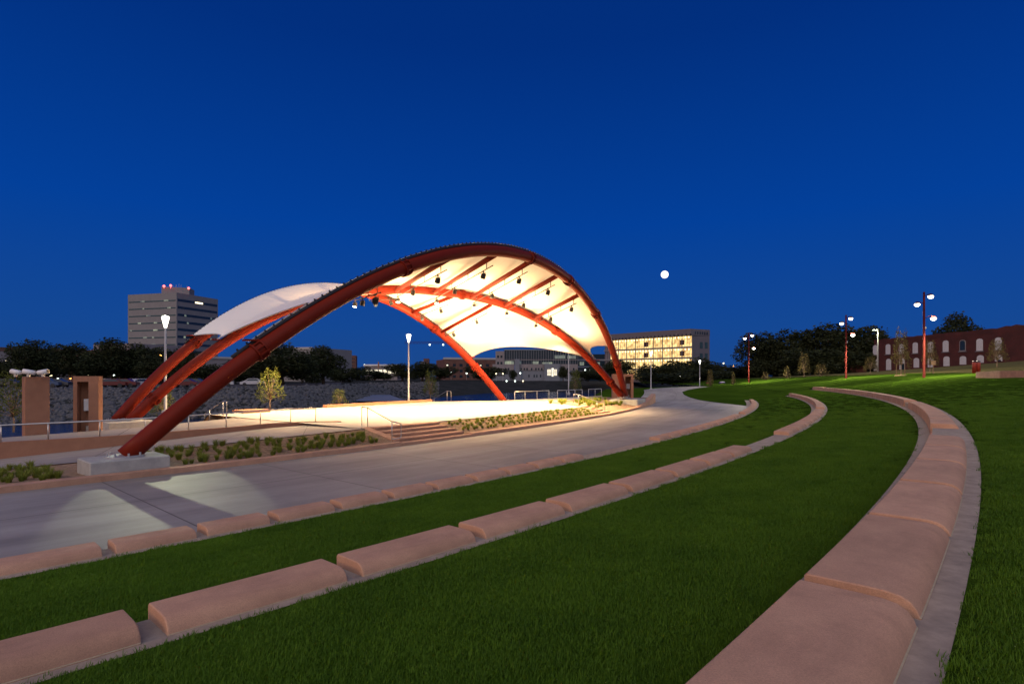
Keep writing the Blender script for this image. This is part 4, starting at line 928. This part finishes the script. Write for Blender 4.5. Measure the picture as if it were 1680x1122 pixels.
# office tower
K = Vector((-171, 290, 0)); Lf = K + Vector((-.963, .268, 0)) * 31.7; Rt = K + Vector((.287, .958, 0)) * 27
t = thing('office_tower', 'grey office tower with dark window bands and red beacons on its roof', 'office tower', (K.x, K.y, .9))
D2 = (Lf - K) ; m = MB(); quad = [K, Rt, Rt + D2, Lf]; m.prism([(p.x, p.y) for p in quad], .5, 45.5); m.build('wall', M['beige'], t)
for i in range(10):
    z = 41.2 - i * 3.75
    for P_, Q_, mt in ((Lf, K, M['tealglass']), (K, Rt, M['glass'])):
        ln = (Q_ - P_).length; facade('window_band', mt, P_, Q_, 0, 0, t, .06, [(.6, ln - .6, z, z + (.6 if mt is M['tealglass'] else 1.25))], .05)
rw_ = random.Random(5)
facade('lit_window', M['litstrip'], K, Rt, 0, 0, t, .12, [(11.5, 16.5, 41.4, 42.2)], .04)
facade('lit_window', M['litdim'], Lf, K, 0, 0, t, .12, [(s, s + rw_.uniform(1, 3), 41.3 - i * 3.75, 42. - i * 3.75) for i in range(8) for s in (rw_.uniform(1, 13), rw_.uniform(14, 27))], .03)
facade('lit_window', M['litdim'], K, Rt, 0, 0, t, .12, [(s, s + 1.2, 41.3 - i * 3.75, 42.3 - i * 3.75) for i in (2, 3, 5) for s in (rw_.uniform(3, 9), rw_.uniform(12, 22))], .03)
for s in (13.5, 17.5, 24): facade('window', M['glass'], Lf, K, 0, 0, t, .07, [(s, s + 2.4, 2.6, 5.0)], .05)
pc = Vector((-176., 300., 0))
rf = MB().box((pc.x, pc.y, 47.2), (13, 9, 3.6), .25).build('roof_house', M['beige'], t)
m = MB()
for i in range(14): x = pc.x + rw_.uniform(-6, 6); y = pc.y + rw_.uniform(-4, 4); m.tube([(x, y, 48.9), (x, y, 49.4 + rw_.random() * 1.6)], .08, 5)
m.build('aerials', M['greypole'], rf)
for u, v in ((269, 469.5), (280, 468.5), (309.5, 473)):
    p = at(u, 293, v=v); m = MB(); m.lathe([(.35, -.5), (.6, 0), (.35, .5), (.0001, .5)], 8, p); m.tube([(p.x, p.y, 48), (p.x, p.y, p.z - .4)], .06, 5); m.build('beacon', M['redbulb'], t)
# low pale building far left
P_, Q_ = at(-60, 170), at(112, 190); t = thing('low_building', 'long low white building with dark roof at the far left', 'building', (*P_.xy, .9))
block('wall', M['stone'], Vector((*P_.xy, 0)), Vector((*Q_.xy, 0)), 40, .5, H + (617 - 571) * 175 / F, t)
facade('parapet', M['brick2'], P_, Q_, 0, 0, t, .15, [(0, (Q_ - P_).length, 10.7, 11.9)], .3)
for i in range(3): facade('lit_window', M['litside'], P_, Q_, 0, 0, t, .12, [(13.2 + i * 13, 14.0 + i * 13, 4.6, 7.2)], .04)
P_, Q_ = at(112, 186), at(215, 182); t = thing('low_building', 'low brown brick building behind the dark trees at the left', 'building', (*P_.xy, .9))
block('wall', M['brick2'], Vector((*P_.xy, 0)), Vector((*Q_.xy, 0)), 30, .5, H + (617 - 574) * 184 / F, t)
block('roof', M['stone'], Vector((*P_.xy, 0)) + Vector((6, 3, 0)), Vector((*Q_.xy, 0)), 20, 11.2, 13.4, t)
facade('window', M['glass'], P_, Q_, 0, 0, t, .1, [(2 + i * 4, 4 + i * 4, 4, 6) for i in range(4)], .05)
# white buildings behind the arch legs
P_, Q_ = at(312, 160), at(420, 172); t = thing('low_building', 'low white building with plain windows between the arch legs', 'building', (*P_.xy, .9))
block('wall', M['stone'], Vector((*P_.xy, 0)), Vector((*Q_.xy, 0)), 20, .5, H + (617 - 588) * 165 / F, t)
for i in range(6): facade('window', M['glass'], P_, Q_, 0, 0, t, .08, [(1.2 + i * 3.1, 2.8 + i * 3.1, 3.4, 4.9)], .05)
facade('roof', M['greypole'], P_, Q_, 0, 0, t, .3, [(-.3, (Q_ - P_).length + .3, 7.9, 8.5)], .8)
P_, Q_ = at(404, 215), at(512, 205); t = thing('white_hall', 'tall plain pale hall behind the large tree under the arch', 'building', (*P_.xy, .9))
block('wall', M['beige'], Vector((*P_.xy, 0)), Vector((*Q_.xy, 0)), 24, .5, H + (617 - 571) * 210 / F, t)
facade('lit_doorway', M['litside'], P_, Q_, 0, 0, t, .1, [(21.2, 22.6, 3.6, 8.2)], .05)
facade('roof', M['greypole'], P_, Q_, 0, 0, t, .25, [(-.2, (Q_ - P_).length, 12.6, 13.4)], .6)
# brown tower, long lit building, small tower
def tower(u0, u1, d, vt, mat, label, name='tower'):
    P_, Q_ = at(u0, d), at(u1, d); t = thing(name, label, 'tower', (*P_.xy, .9)); zt = H + (617 - vt) * d / F
    block('wall', mat, Vector((*P_.xy, 0)), Vector((*Q_.xy, 0)), Q_.x - P_.x, .5, zt, t)
    wdt = Q_.x - P_.x
    facade('window', M['glass'], P_, Q_, 0, 0, t, .06, [(wdt * a, wdt * (a + .14), zt - b - 1, zt - b) for a in (.18, .43, .68) for b in (1.6, 4.2, 6.8)], .04)
    facade('cornice', mat, P_, Q_, 0, 0, t, .2, [(-.2, wdt + .2, zt - .4, zt + .2)], .5); return t
tower(573.5, 583.5, 420, 583.5, M['brick2'], 'square brown tower on the skyline under the arch')
tower(695, 703.5, 480, 588.5, M['brick2'], 'small brown tower on the skyline right of the middle lamp post')
tower(690, 696.5, 470, 593, M['stone'], 'short pale block beside the small skyline tower')
P_, Q_ = at(598, 300), at(652, 300); t = thing('long_building', 'long low building with a lit yellow window strip under the arch', 'building', (*P_.xy, .9))
zt = H + (617 - 598) * 300 / F; block('wall', M['stone'], Vector((*P_.xy, 0)), Vector((*Q_.xy, 0)), 20, .5, zt, t)
facade('lit_window', M['litside'], P_, Q_, 0, 0, t, .1, [(i * 2.4 + .4, i * 2.4 + 2.2, 4.2, 6.3) for i in range(7)], .05)
facade('roof', M['white'], P_, Q_, 0, 0, t, .5, [(-.5, 17.8, zt - .7, zt + .1)], 3.)
p = at(621, 298); m = MB(); m.tube([(p.x, p.y, zt - 2), (p.x, p.y, zt + 1.4)], .35, 8); m.build('chimney', M['pinkwall'], t)
# brown brick block
P_, Q_ = at(728.5, 330), at(834, 342); t = thing('brick_building', 'brown brick building seen behind the rear arch foot', 'building', (*P_.xy, .9))
zt = H + (617 - 589.5) * 332 / F; block('wall', M['brick2'], Vector((*P_.xy, 0)), Vector((*Q_.xy, 0)), 25, .5, zt, t)
facade('roof', M['greypole'], P_, Q_, 0, 0, t, .2, [(-.2, 38, zt, zt + 1.1)], 2.)
for zz in (9.4, 6.0, 2.8):
    for i in range(9): facade('window', M['glass'], P_, Q_, 0, 0, t, .07, [(1.2 + i * 4, 3. + i * 4, zz - .9, zz + .7)], .05)
facade('lit_window', M['litside'], P_, Q_, 0, 0, t, .14, [(1.4, 2.4, 8.9, 9.6)], .03); facade('lit_window', M['litside'], P_, Q_, 0, 0, t, .14, [(21.4, 22.4, 8.9, 9.6)], .03)
# crane
t = thing('tower_crane', 'thin red tower crane with long level jib on the skyline', 'crane', (*at(775, 520).xy, .9))
m = MB(); pj = at(664, 520, v=563.5); q0 = at(775, 520, v=563.5); nj = 22
for dz in (0, 1.6): m.tube([pj + Vector((0, 0, dz)), q0 + Vector((0, 0, dz))], .14, 5)
for i in range(nj): a_, b_ = pj.lerp(q0, i / nj), pj.lerp(q0, (i + .5) / nj); c_ = pj.lerp(q0, (i + 1) / nj); m.tube([a_, b_ + Vector((0, 0, 1.6)), c_], .09, 4)
m.build('jib', M['redpole'], t)
m = MB(); m.tube([(q0.x, q0.y, .5), (q0.x, q0.y, q0.z + 6)], .8, 4); m.build('mast', M['redpole'], t)
for u in (705, 727): m = MB(); m.box(at(u, 520, v=565.5), (1.2, .8, 1.3)); m.build('work_light', M['coolbulb'], t)
# pale stone offices with blue glass
d = 280.; t = thing('stone_offices', 'pale stone offices with a blue glass upper storey behind the rear arch', 'office building', (*at(870, d).xy, .9))
def zz(v, dd=d): return H + (617.06 - v) * dd / F
def seg_block(nm, mat, u0, u1, v0, v1, dd, dep=12): return block(nm, mat, at(u0, dd, z=0), at(u1, dd, z=0), dep, max(zz(v1, dd), .3) if v1 < 622 else .3, zz(v0, dd), t)
gl = seg_block('glass_wall', M['glass'], 827.5, 948, 573, 598, d + 1.2, 14)
Pg, Qg = at(827.5, d + 1.2), at(948, d + 1.2); lg = (Qg - Pg).length
facade('mullions', M['bluestone'], Pg, Qg, 0, 0, gl, .12, [(i * lg / 30 - .07, i * lg / 30 + .07, zz(598), zz(573)) for i in range(31)], .1)
facade('floor_band', M['stone'], Pg, Qg, 0, 0, gl, .2, [(0, lg, zz(590.5), zz(589.5))], .1); facade('floor_band', M['bluestone'], Pg, Qg, 0, 0, gl, .2, [(0, lg, zz(574.5), zz(573))], .1)
sx_ = lambda u: (u - 827.5) / 120.5 * lg
facade('lit_window', M['litdim'], Pg, Qg, 0, 0, gl, .05, [(sx_(910), sx_(927), zz(588), zz(582.5)), (sx_(931), sx_(945), zz(588), zz(583))], .04)
facade('lit_window', M['litdim'], Pg, Qg, 0, 0, gl, .06, [(sx_(828), sx_(843), zz(597.5), zz(592)), (sx_(874), sx_(884), zz(597), zz(592.5)), (sx_(890), sx_(906), zz(597), zz(594)), (sx_(851), sx_(855), zz(597), zz(592))], .04)
seg_block('stair_tower', M['stone'], 813, 827.3, 576, 608, d, 14)
seg_block('wall', M['bluestone'], 808, 960, 607.7, 625, d + .6, 14)
for u0, u1 in ((808, 844), (853, 892.5), (919, 948)): seg_block('wall', M['stone'], u0, u1, 597.4, 607.5, d + .3, 13)
seg_block('entrance_block', M['bluestone'], 893, 918.6, 597, 625, d - 1, 12)
seg_block('corner_bay', M['bluestone'], 844.5, 852.5, 589, 625, d - .8, 8)
for u0 in (815.5, 821): facade('window', M['glass'], at(813, d), at(827.3, d), 0, 0, t, .06, [((u0 - 813) * d / F, (u0 - 813 + 3.4) * d / F, zz(v + 4.2), zz(v)) for v in (583, 593.5)], .05)
for u0 in (816, 821.5, 828, 833, 850, 854, 859, 863.5, 871, 878, 882.5, 887.5, 930, 940): facade('window', M['glass'], at(808, d + .3), at(948, d + .3), 0, 0, t, .06, [((u0 - 808) * d / F, (u0 - 808 + 2.6) * d / F, zz(607.2), zz(603.6))], .05)
for u0 in (867, 875.5, 880, 886): facade('window', M['glass'], at(808, d + .6), at(960, d + .6), 0, 0, t, .06, [((u0 - 808) * d / F, (u0 - 808 + 2.) * d / F, zz(619), zz(614.5))], .05)
Pe, Qe = at(893, d - 1), at(918.6, d - 1); ex = lambda u: (u - 893) * (d - 1) / F
facade('lit_doorway', M['litside'], Pe, Qe, 0, 0, t, .06, [(ex(905), ex(908.3), zz(617.5), zz(604)), (ex(898), ex(903.8), zz(616), zz(606)), (ex(909.2), ex(914), zz(616), zz(606))], .05)
facade('mullions', M['white'], Pe, Qe, 0, 0, t, .14, [(ex(u), ex(u + .6), zz(616), zz(604)) for u in (899.5, 902, 904, 908.7, 911, 913.4)] + [(ex(898), ex(914), zz(611.6), zz(611))], .05)
for uu, pw in ((848, .5), (865, .5)):
    pass
# glass office at the right
K = Vector((72.9, 230, 0)); dl = Vector((-.652, .758, 0)); dr_ = Vector((.88, .476, 0)); E_ = K + dl * 46; G_ = K + dr_ * 9.8
t = thing('dark_offices', 'dark blue glass offices with few lit windows, right of the stone offices', 'office building', (*at(948, 300).xy, .5))
P_, Q_ = at(945, 300), at(1003, 300); block('wall', M['glass'], Vector((*P_.xy, 0)), Vector((*Q_.xy, 0)), 20, .4, H + (617 - 581) * 300 / F, t)
for z_ in (3.8, 7.4, 11.): facade('floor_band', M['bluestone'], P_, Q_, 0, 0, t, .12, [(0, (Q_ - P_).length, z_, z_ + .8)], .1)
facade('lit_window', M['litdim'], P_, Q_, 0, 0, t, .06, [(2., 4.2, 8.6, 10.4), (7., 8.4, 5.2, 6.8), (11., 12.6, 8.6, 10.2)], .04)
t = thing('glass_office', 'brightly lit glass office building with flat overhanging roof', 'office building', (K.x, K.y, .5))
m = MB(); ins = Vector((.758, .652, 0)) * .5   # body stands a little behind the curtain wall
Kb, Eb = K + ins, E_ + ins
m.prism([p.xy for p in (Kb, G_, G_ + dl * 46, Eb)], .3, 19.4); m.build('wall', M['darkpanel'], t)
m = MB(); oh = Vector((-.758, -.652, 0)) * 1.1
m.prism([p.xy for p in (K + oh, G_ + oh * .02 + dr_ * .15, G_ + dl * 46, E_ + oh)], 19.45, 22.); rf = m.build('roof', M['darkpanel'], t)
facade('roof_fins', M['black'], E_ + oh, K + oh, 0, 0, rf, .1, [(i * 1.9, i * 1.9 + .5, 19.1, 20.1) for i in range(25)], .3)
facade('roof_vents', M['glass'], K, G_, 0, 0, rf, .2, [(1.2 + i * 1.35, 1.85 + i * 1.35, 19.9, 21.) for i in range(6)], .12)
fl = [(15.0, 19.2), (10.7, 14.3), (6.2, 10.0), (1.8, 5.6)]
nb = 9
for z0, z1 in fl:
    for i in range(nb):
        s0, s1 = 46 - (i + 1) * 4.7 + .15, 46 - i * 4.7 - .15
        if s0 < 0: continue
        facade('lit_window', M['litwin'], E_, K, 0, 0, t, -.05, [(s0, s1, z0, z1)], .04)
facade('mullions', M['greypole'], E_, K, 0, 0, t, .06, [(46 - i * 1.175 - .05, 46 - i * 1.175 + .05, 1., 19.4) for i in range(39)], .06)
facade('columns', M['bluestone'], E_, K, 0, 0, t, .2, [(46 - i * 4.7 - .16, 46 - i * 4.7 + .16, 1., 19.4) for i in range(10)], .2)
facade('floor_slabs', M['beige'], E_, K, 0, 0, t, .3, [(0, 46, z, z + .65) for z in (14.32, 10.02, 5.62)], .34)
for z0, z1 in fl[:3]: facade('ceiling_lights', M['litstrip'], E_, K, 0, 0, t, .01, [(46 - i * 1.6 - .3, 46 - i * 1.6 + .3, z1 - .75, z1 - .2) for i in range(1, 26)], .03)
for s, z in ((22.6, 15.6), (22.6, 11.), (40.3, 15.7), (40.3, 11.2)): facade('red_panel', M['brick'], E_, K, 0, 0, t, .03, [(s, s + 2., z, z + 2.)], .03)
for z in (14.2, 9.6, 5.2):
    for s in (4.2, 7.0): facade('window', M['tealglass'], K, G_, 0, 0, t, .06, [(s, s + 1.6, z, z + 2.6)], .05)
# old brick warehouse
W0 = Vector((99, 155, 0)); dw = Vector((.213, -.977, 0)); W1 = W0 + dw * 50
P_, Q_ = W0 - dw * .4, W1 
t = thing('brick_warehouse', 'old red brick two-storey warehouse with boarded white arched windows', 'warehouse', (*W0.xy, 4))
block('wall', M['brick'], P_, Q_, 22, 2., 12.6, t)
m = MB(); rnd = random.Random(9); D = dw; Nn = Vector((-D.y, D.x, 0)); rg = []
for i in range(52):
    s = -.4 + i; zt_ = 12.65 + .25 * rnd.random() + .018 * s + (.35 if i > 32 else 0) * rnd.random()
    p = W0 + D * s - Nn * .06; q = p + Nn * .5; rg.append([(*p.xy, 12.3), (*q.xy, 12.3), (*q.xy, zt_), (*p.xy, zt_)])
m.rings(rg); m.uv = [(i // 4, v_[2]) for i, v_ in enumerate(m.v)]; m.build('parapet', M['brick'], t)
def archwin(name, s, w_, z0, z1, mat, off=.05):
    P0 = W0 + D * s - Nn * off; m = MB(); pts = [(0, z0), (w_, z0), (w_, z1 - w_ * .35)] + [(w_ / 2 + w_ / 2 * math.cos(a), z1 - w_ * .35 + w_ * .35 * math.sin(a)) for a in (.5, 1., PI / 2, PI - 1., PI - .5)] + [(0, z1 - w_ * .35)]
    f_ = [(*(P0 + D * x).xy, z) for x, z in pts]; b_ = [(*(P0 + D * x + Nn * .3).xy, z) for x, z in pts]; m.rings([f_, b_]); return m.build(name, mat, t)
def szw(u, v):  # place on the wall seen at that spot
    k = (u - 840) / F; s = (k * W0.y - W0.x) / (D.x - k * D.y); p = W0 + D * s; return s, H - (v - Y0) * p.y / F
for i, (u, v0, v1) in enumerate(((1436, 566, 582), (1457, 564.5, 581), (1479, 563.5, 580), (1501.7, 561.5, 579.3), (1526.8, 560.5, 577.5), (1551.6, 558.5, 577), (1579.4, 557.5, 576), (1607.3, 555.5, 575.5), (1638, 553.5, 573.5))):
    s, z1 = szw(u, v0); _, z0 = szw(u, v1)
    if i == 6: archwin('window_frame', s - .75, 1.5, z0, z1, M['stone'], .05); archwin('window_opening', s - .58, 1.16, z0 + .18, z1 - .15, M['glass'], .09)
    else: archwin('window', s - .72, 1.44, z0, z1, M['board'])
    P0 = W0 + D * s; MB().box((P0.x - Nn.x * .1, P0.y - Nn.y * .1, z0 - .12), (1.8, .3, .2), math.atan2(D.y, D.x)).build('sill', M['darkpanel'], t)
for i, (u, v0, v1) in enumerate(((1437, 589, 608), (1458, 588.5, 607), (1480, 587.5, 606), (1503.5, 587, 603), (1527, 586, 602.5), (1553, 584.5, 600.5), (1580, 584, 598), (1608.5, 582.5, 595), (1638.5, 582, 592.5))):
    s, z1 = szw(u, v0); _, z0 = szw(u, v1); archwin('window', s - .76, 1.52, z0, z1, M['board'])
    if i in (2, 8): archwin('opening', s + (-.05 if i == 2 else -.2), .75, z0, z0 + (z1 - z0) * (.55 if i == 2 else .25), M['glass'], .1)
P_, Q_ = at(1394, 158), at(1422, 156); t = thing('shed', 'low red shed wall in the dark left of the brick warehouse', 'shed', (*P_.xy, 3))
block('wall', M['brick'], Vector((*P_.xy, 0)), Vector((*Q_.xy, 0)), 6, 1.5, 6.0, t); facade('roof', M['black'], P_, Q_, 0, 0, t, .2, [(-.2, 5.2, 6.0, 6.25)], 3)
# low bridge-like wall behind the trees
# ------------------------------------------------------------------ small things at the right
d = 57.; Pw = at(1607, d); zb = 3.02; t_ = MB()
pts = [at(1603, 56.5), at(1640, 52.), at(1700, 47.5), at(1790, 43)]
t_.rings([[(p.x, p.y, zb - 1.), (p.x, p.y, zz_), (p.x + .2, p.y + .4, zz_), (p.x + .2, p.y + .4, zb - 1.)] for p, zz_ in zip(pts, (3.3, 3.36, 3.36, 3.36))])
o = t_.build('retaining_wall', M['pink'], loc=(pts[0].x, pts[0].y, zb)); tag(o, 'low pink retaining wall at the right edge of the lawn', 'retaining wall')
for u, dz, lb in ((1598.5, 0, 'left'), (1605, .0, 'right')):
    b = at(u, 57.5, v=607.5); t = thing('litter_bin', 'red metal bin at the end of the low pink wall, %s one' % lb, 'bin', b, group='red bins by the pink wall')
    MB().lathe([(.19, -.3), (.19, .75), (.17, .8), (.0001, .82)], 12).build('body', M['redbin'], t, True, local=True); MB().lathe([(.2, .84), (.2, .9), (.06, .97), (.0001, .97)], 12).build('lid', M['black'], t, local=True)
b = at(1531, 80, v=611); t = thing('park_sign', 'small tan notice sign on a post before the brick warehouse', 'sign', b)
MB().box((0, 0, .5), (.08, .08, 2.2)).build('post', M['stake'], t, local=True); MB().box((0, -.06, 1.35), (.62, .05, .6)).build('board', M['mulch'], t, local=True)
b = at(1185, 130, v=634); t = thing('portable_bin', 'purple portable cabin bin with white top by the far path', 'bin', b)
MB().bbox((0, 0, .45), (1.25, 1.1, .95), .08).build('body', pbr('purple_plastic', (.10, .04, .30), (.08, .03, .25), .5, 3.), t, local=True); MB().lathe([(.6, .93), (.5, 1.1), (.0001, 1.15)], 12).build('lid', M['white'], t, True, local=True)
b = at(1160.5, 132, v=634); t = thing('litter_bin', 'small red bin left of the purple bin by the far path', 'bin', b)
MB().lathe([(.25, -.2), (.28, .9), (.0001, .92)], 12).build('body', M['redbin'], t, True, local=True); MB().lathe([(.3, .92), (.3, 1.), (.0001, 1.08)], 12).build('lid', M['black'], t, local=True)
# distant street lamps
for u, v, d, mt, vb, lb in ((263.5, 583.5, 150, 'orange', 625, 'orange street lamp just left of the tall left lamp post'), (270.5, 590.5, 170, 'orange', 625, 'smaller orange street lamp at the tall left lamp post'), (83.5, 616, 150, 'litstrip', 628, 'bright street lamp right of the first pillar'), (95, 622, 152, 'coolbulb', 630, 'low cool white street lamp between the pillars'), (115.5, 620.5, 155, 'orange', 629, 'orange lamp just left of the hollow pillar'), (144.5, 615, 158, 'litstrip', 628, 'small lamp above the hollow pillar'), (187, 615.5, 150, 'coolbulb', 628, 'cool white lamp behind the trees left of the arches'), (598, 598.5, 300, 'coolbulb', 615, 'white lamp left of the long lit building'), (592.5, 612, 260, 'litstrip', 622, 'low yellow lamp in front of the dark shrubs under the arch'), (740, 611, 255, 'coolbulb', 622, 'white lamp before the brown brick block, left'), (765.5, 612.5, 250, 'coolbulb', 622, 'white lamp before the brown brick block, right'), (814, 613, 240, 'litstrip', 624, 'bright lamp at the left foot of the stone offices'), (825, 613, 240, 'litstrip', 624, 'second bright lamp at the left foot of the stone offices'), (853.5, 612, 240, 'coolbulb', 624, 'white lamp before the middle of the stone offices'), (831, 625, 235, 'coolbulb', 628, 'low bank lamp under the stone offices, left'), (845, 625, 235, 'coolbulb', 628, 'low bank lamp under the stone offices, middle'), (858, 625, 235, 'litstrip', 628, 'low bank lamp under the stone offices, right'), (960, 607, 250, 'coolbulb', 622, 'white lamp right of the stone offices'), (1203.5, 600, 200, 'orange', 628, 'small orange lamp above the thin sapling'), (1292.5, 601.5, 175, 'orange', 622, 'orange lamp above the flat topped young tree'), (1187, 596, 210, 'litstrip', 628, 'tiny lamp above the purple bin'), (1142, 609, 190, 'coolbulb', 628, 'tiny white lamp left of the far path lamp'), (10.5, 592, 160, 'litstrip', 628, 'yellow lit lamp at the left edge')):
    p = at(u, d, v=v); b = at(u, d, v=vb); t = thing('street_lamp', lb, 'street lamp', (p.x, p.y, min(b.z, p.z - 1)), group='distant street lamps')
    rr = d / F * (1.9 if v in (583.5, 616, 622) else 1.25); h = p.z - t.location.z
    MB().lathe([(.09, -.3), (.06, h - rr), (.0001, h - rr)], 6).build('pole', M['greypole'], t, local=True)
    MB().lathe([(rr * .2, -rr), (rr * .8, -rr * .6), (rr, 0), (rr * .7, rr * .7), (.0001, rr)], 10, (0, 0, h)).build('bulb', M[mt], t, True, local=True)

# ------------------------------------------------------------------ lawn grass (uncountable: one stuff object with instanced tufts)
tc_ = bpy.data.collections.new('tufts')
def tuft(seed):
    rnd = random.Random(seed); m = MB()
    hk = (1., .8, 1.15, .9)[seed % 4]
    for _ in range(190):
        x, y = rnd.uniform(-.16, .16), rnd.uniform(-.16, .16); h = rnd.uniform(.016, .046) * hk; a = rnd.uniform(0, 6.28); ln = rnd.uniform(.0, .04); c, s = math.cos(a), math.sin(a); wd = .0026
        p = Vector((x, y, -.01)); q = Vector((-s, c, 0)) * wd; t2 = p + Vector((c * ln, s * ln, h)); md = p + Vector((c * ln * .35, s * ln * .35, h * .6))
        m.add([p - q, p + q, md + q * .8, md - q * .8, t2], [(0, 1, 2, 3), (3, 2, 4)])
    o = bpy.data.objects.new('grass_tuft', m.mesh('grass_tuft', M['blade'])); tc_.objects.link(o)
for k in range(4): tuft(k)
rnd = random.Random(21); pts = []; scl = []
def fade(d): return 1. if d < 30 else max(.0, 1 - (d - 30) / 22.)
def scatter(r0, r1, zf, a0, a1):
    a = a0
    while a < a1:
        p = pol((r0 + r1) / 2, a); d = max(1.5, math.hypot(p.x, p.y)); stp = clamp(.011 * d, .055, .5)        # metres along the arc
        for k in range(max(1, int((r1 - r0) / max(stp * 1.25, .15) * fade(d) + rnd.random()))):
            r = rnd.uniform(r0 + .17, r1 - .17); aa_ = a + rnd.uniform(0, stp) / r * 57.3; q = pol(r, aa_, zf(r, aa_))
            if q.y < -.6: continue
            pts.append(q); scl.append(clamp(rnd.uniform(.8, 1.25) * (1 + max(0, d - 7) * .02), .6, 1.7))
        if d < 16:
            for rr_, zz_ in ((r0 + .10, zf(r0 + .02, a)), (r1 - .10, zf(r1 - .02, a))):
                for _k in range(2): pts.append(pol(rr_ + rnd.uniform(-.02, .06) * (1 if rr_ < (r0 + r1) / 2 else -1), a + rnd.uniform(0, stp * .55) / r0 * 57.3, zz_)); scl.append(rnd.uniform(.42, .62))
        a += stp / r1 * 57.3 * .55
scatter(167.54, 171.56, zg, -44.5, -19); scatter(172.54, 176.35, zg, -44.5, -19); scatter(177.54, 187, zout, -46, -16)
me = bpy.data.meshes.new('grass'); me.from_pydata([tuple(p) for p in pts], [], []); at_ = me.attributes.new('scl', 'FLOAT', 'POINT'); at_.data.foreach_set('value', scl)
me.materials.append(M['blade'])
go = bpy.data.objects.new('grass', me); col.objects.link(go); tag(go, 'short mown green grass on the terraced lawns', 'grass', kind='stuff')
ng = bpy.data.node_groups.new('grass_tufts', 'GeometryNodeTree'); ng.interface.new_socket('Geometry', in_out='INPUT', socket_type='NodeSocketGeometry'); ng.interface.new_socket('Geometry', in_out='OUTPUT', socket_type='NodeSocketGeometry')
gi = ng.nodes.new('NodeGroupInput'); gout = ng.nodes.new('NodeGroupOutput'); ci = ng.nodes.new('GeometryNodeCollectionInfo'); ci.inputs['Collection'].default_value = tc_; ci.inputs['Separate Children'].default_value = True; ci.inputs['Reset Children'].default_value = True
ip = ng.nodes.new('GeometryNodeInstanceOnPoints'); ip.inputs['Pick Instance'].default_value = True
rv = ng.nodes.new('FunctionNodeRandomValue'); rv.data_type = 'FLOAT_VECTOR'; rv.inputs[0].default_value = (-.12, -.12, 0); rv.inputs[1].default_value = (.12, .12, 6.283)
na = ng.nodes.new('GeometryNodeInputNamedAttribute'); na.data_type = 'FLOAT'; na.inputs[0].default_value = 'scl'
ng.links.new(gi.outputs[0], ip.inputs['Points']); ng.links.new(ci.outputs[0], ip.inputs['Instance']); ng.links.new(rv.outputs[0], ip.inputs['Rotation']); ng.links.new(na.outputs[0], ip.inputs['Scale']); ng.links.new(ip.outputs[0], gout.inputs[0])
md = go.modifiers.new('tufts', 'NODES'); md.node_group = ng
print('tufts', len(pts))
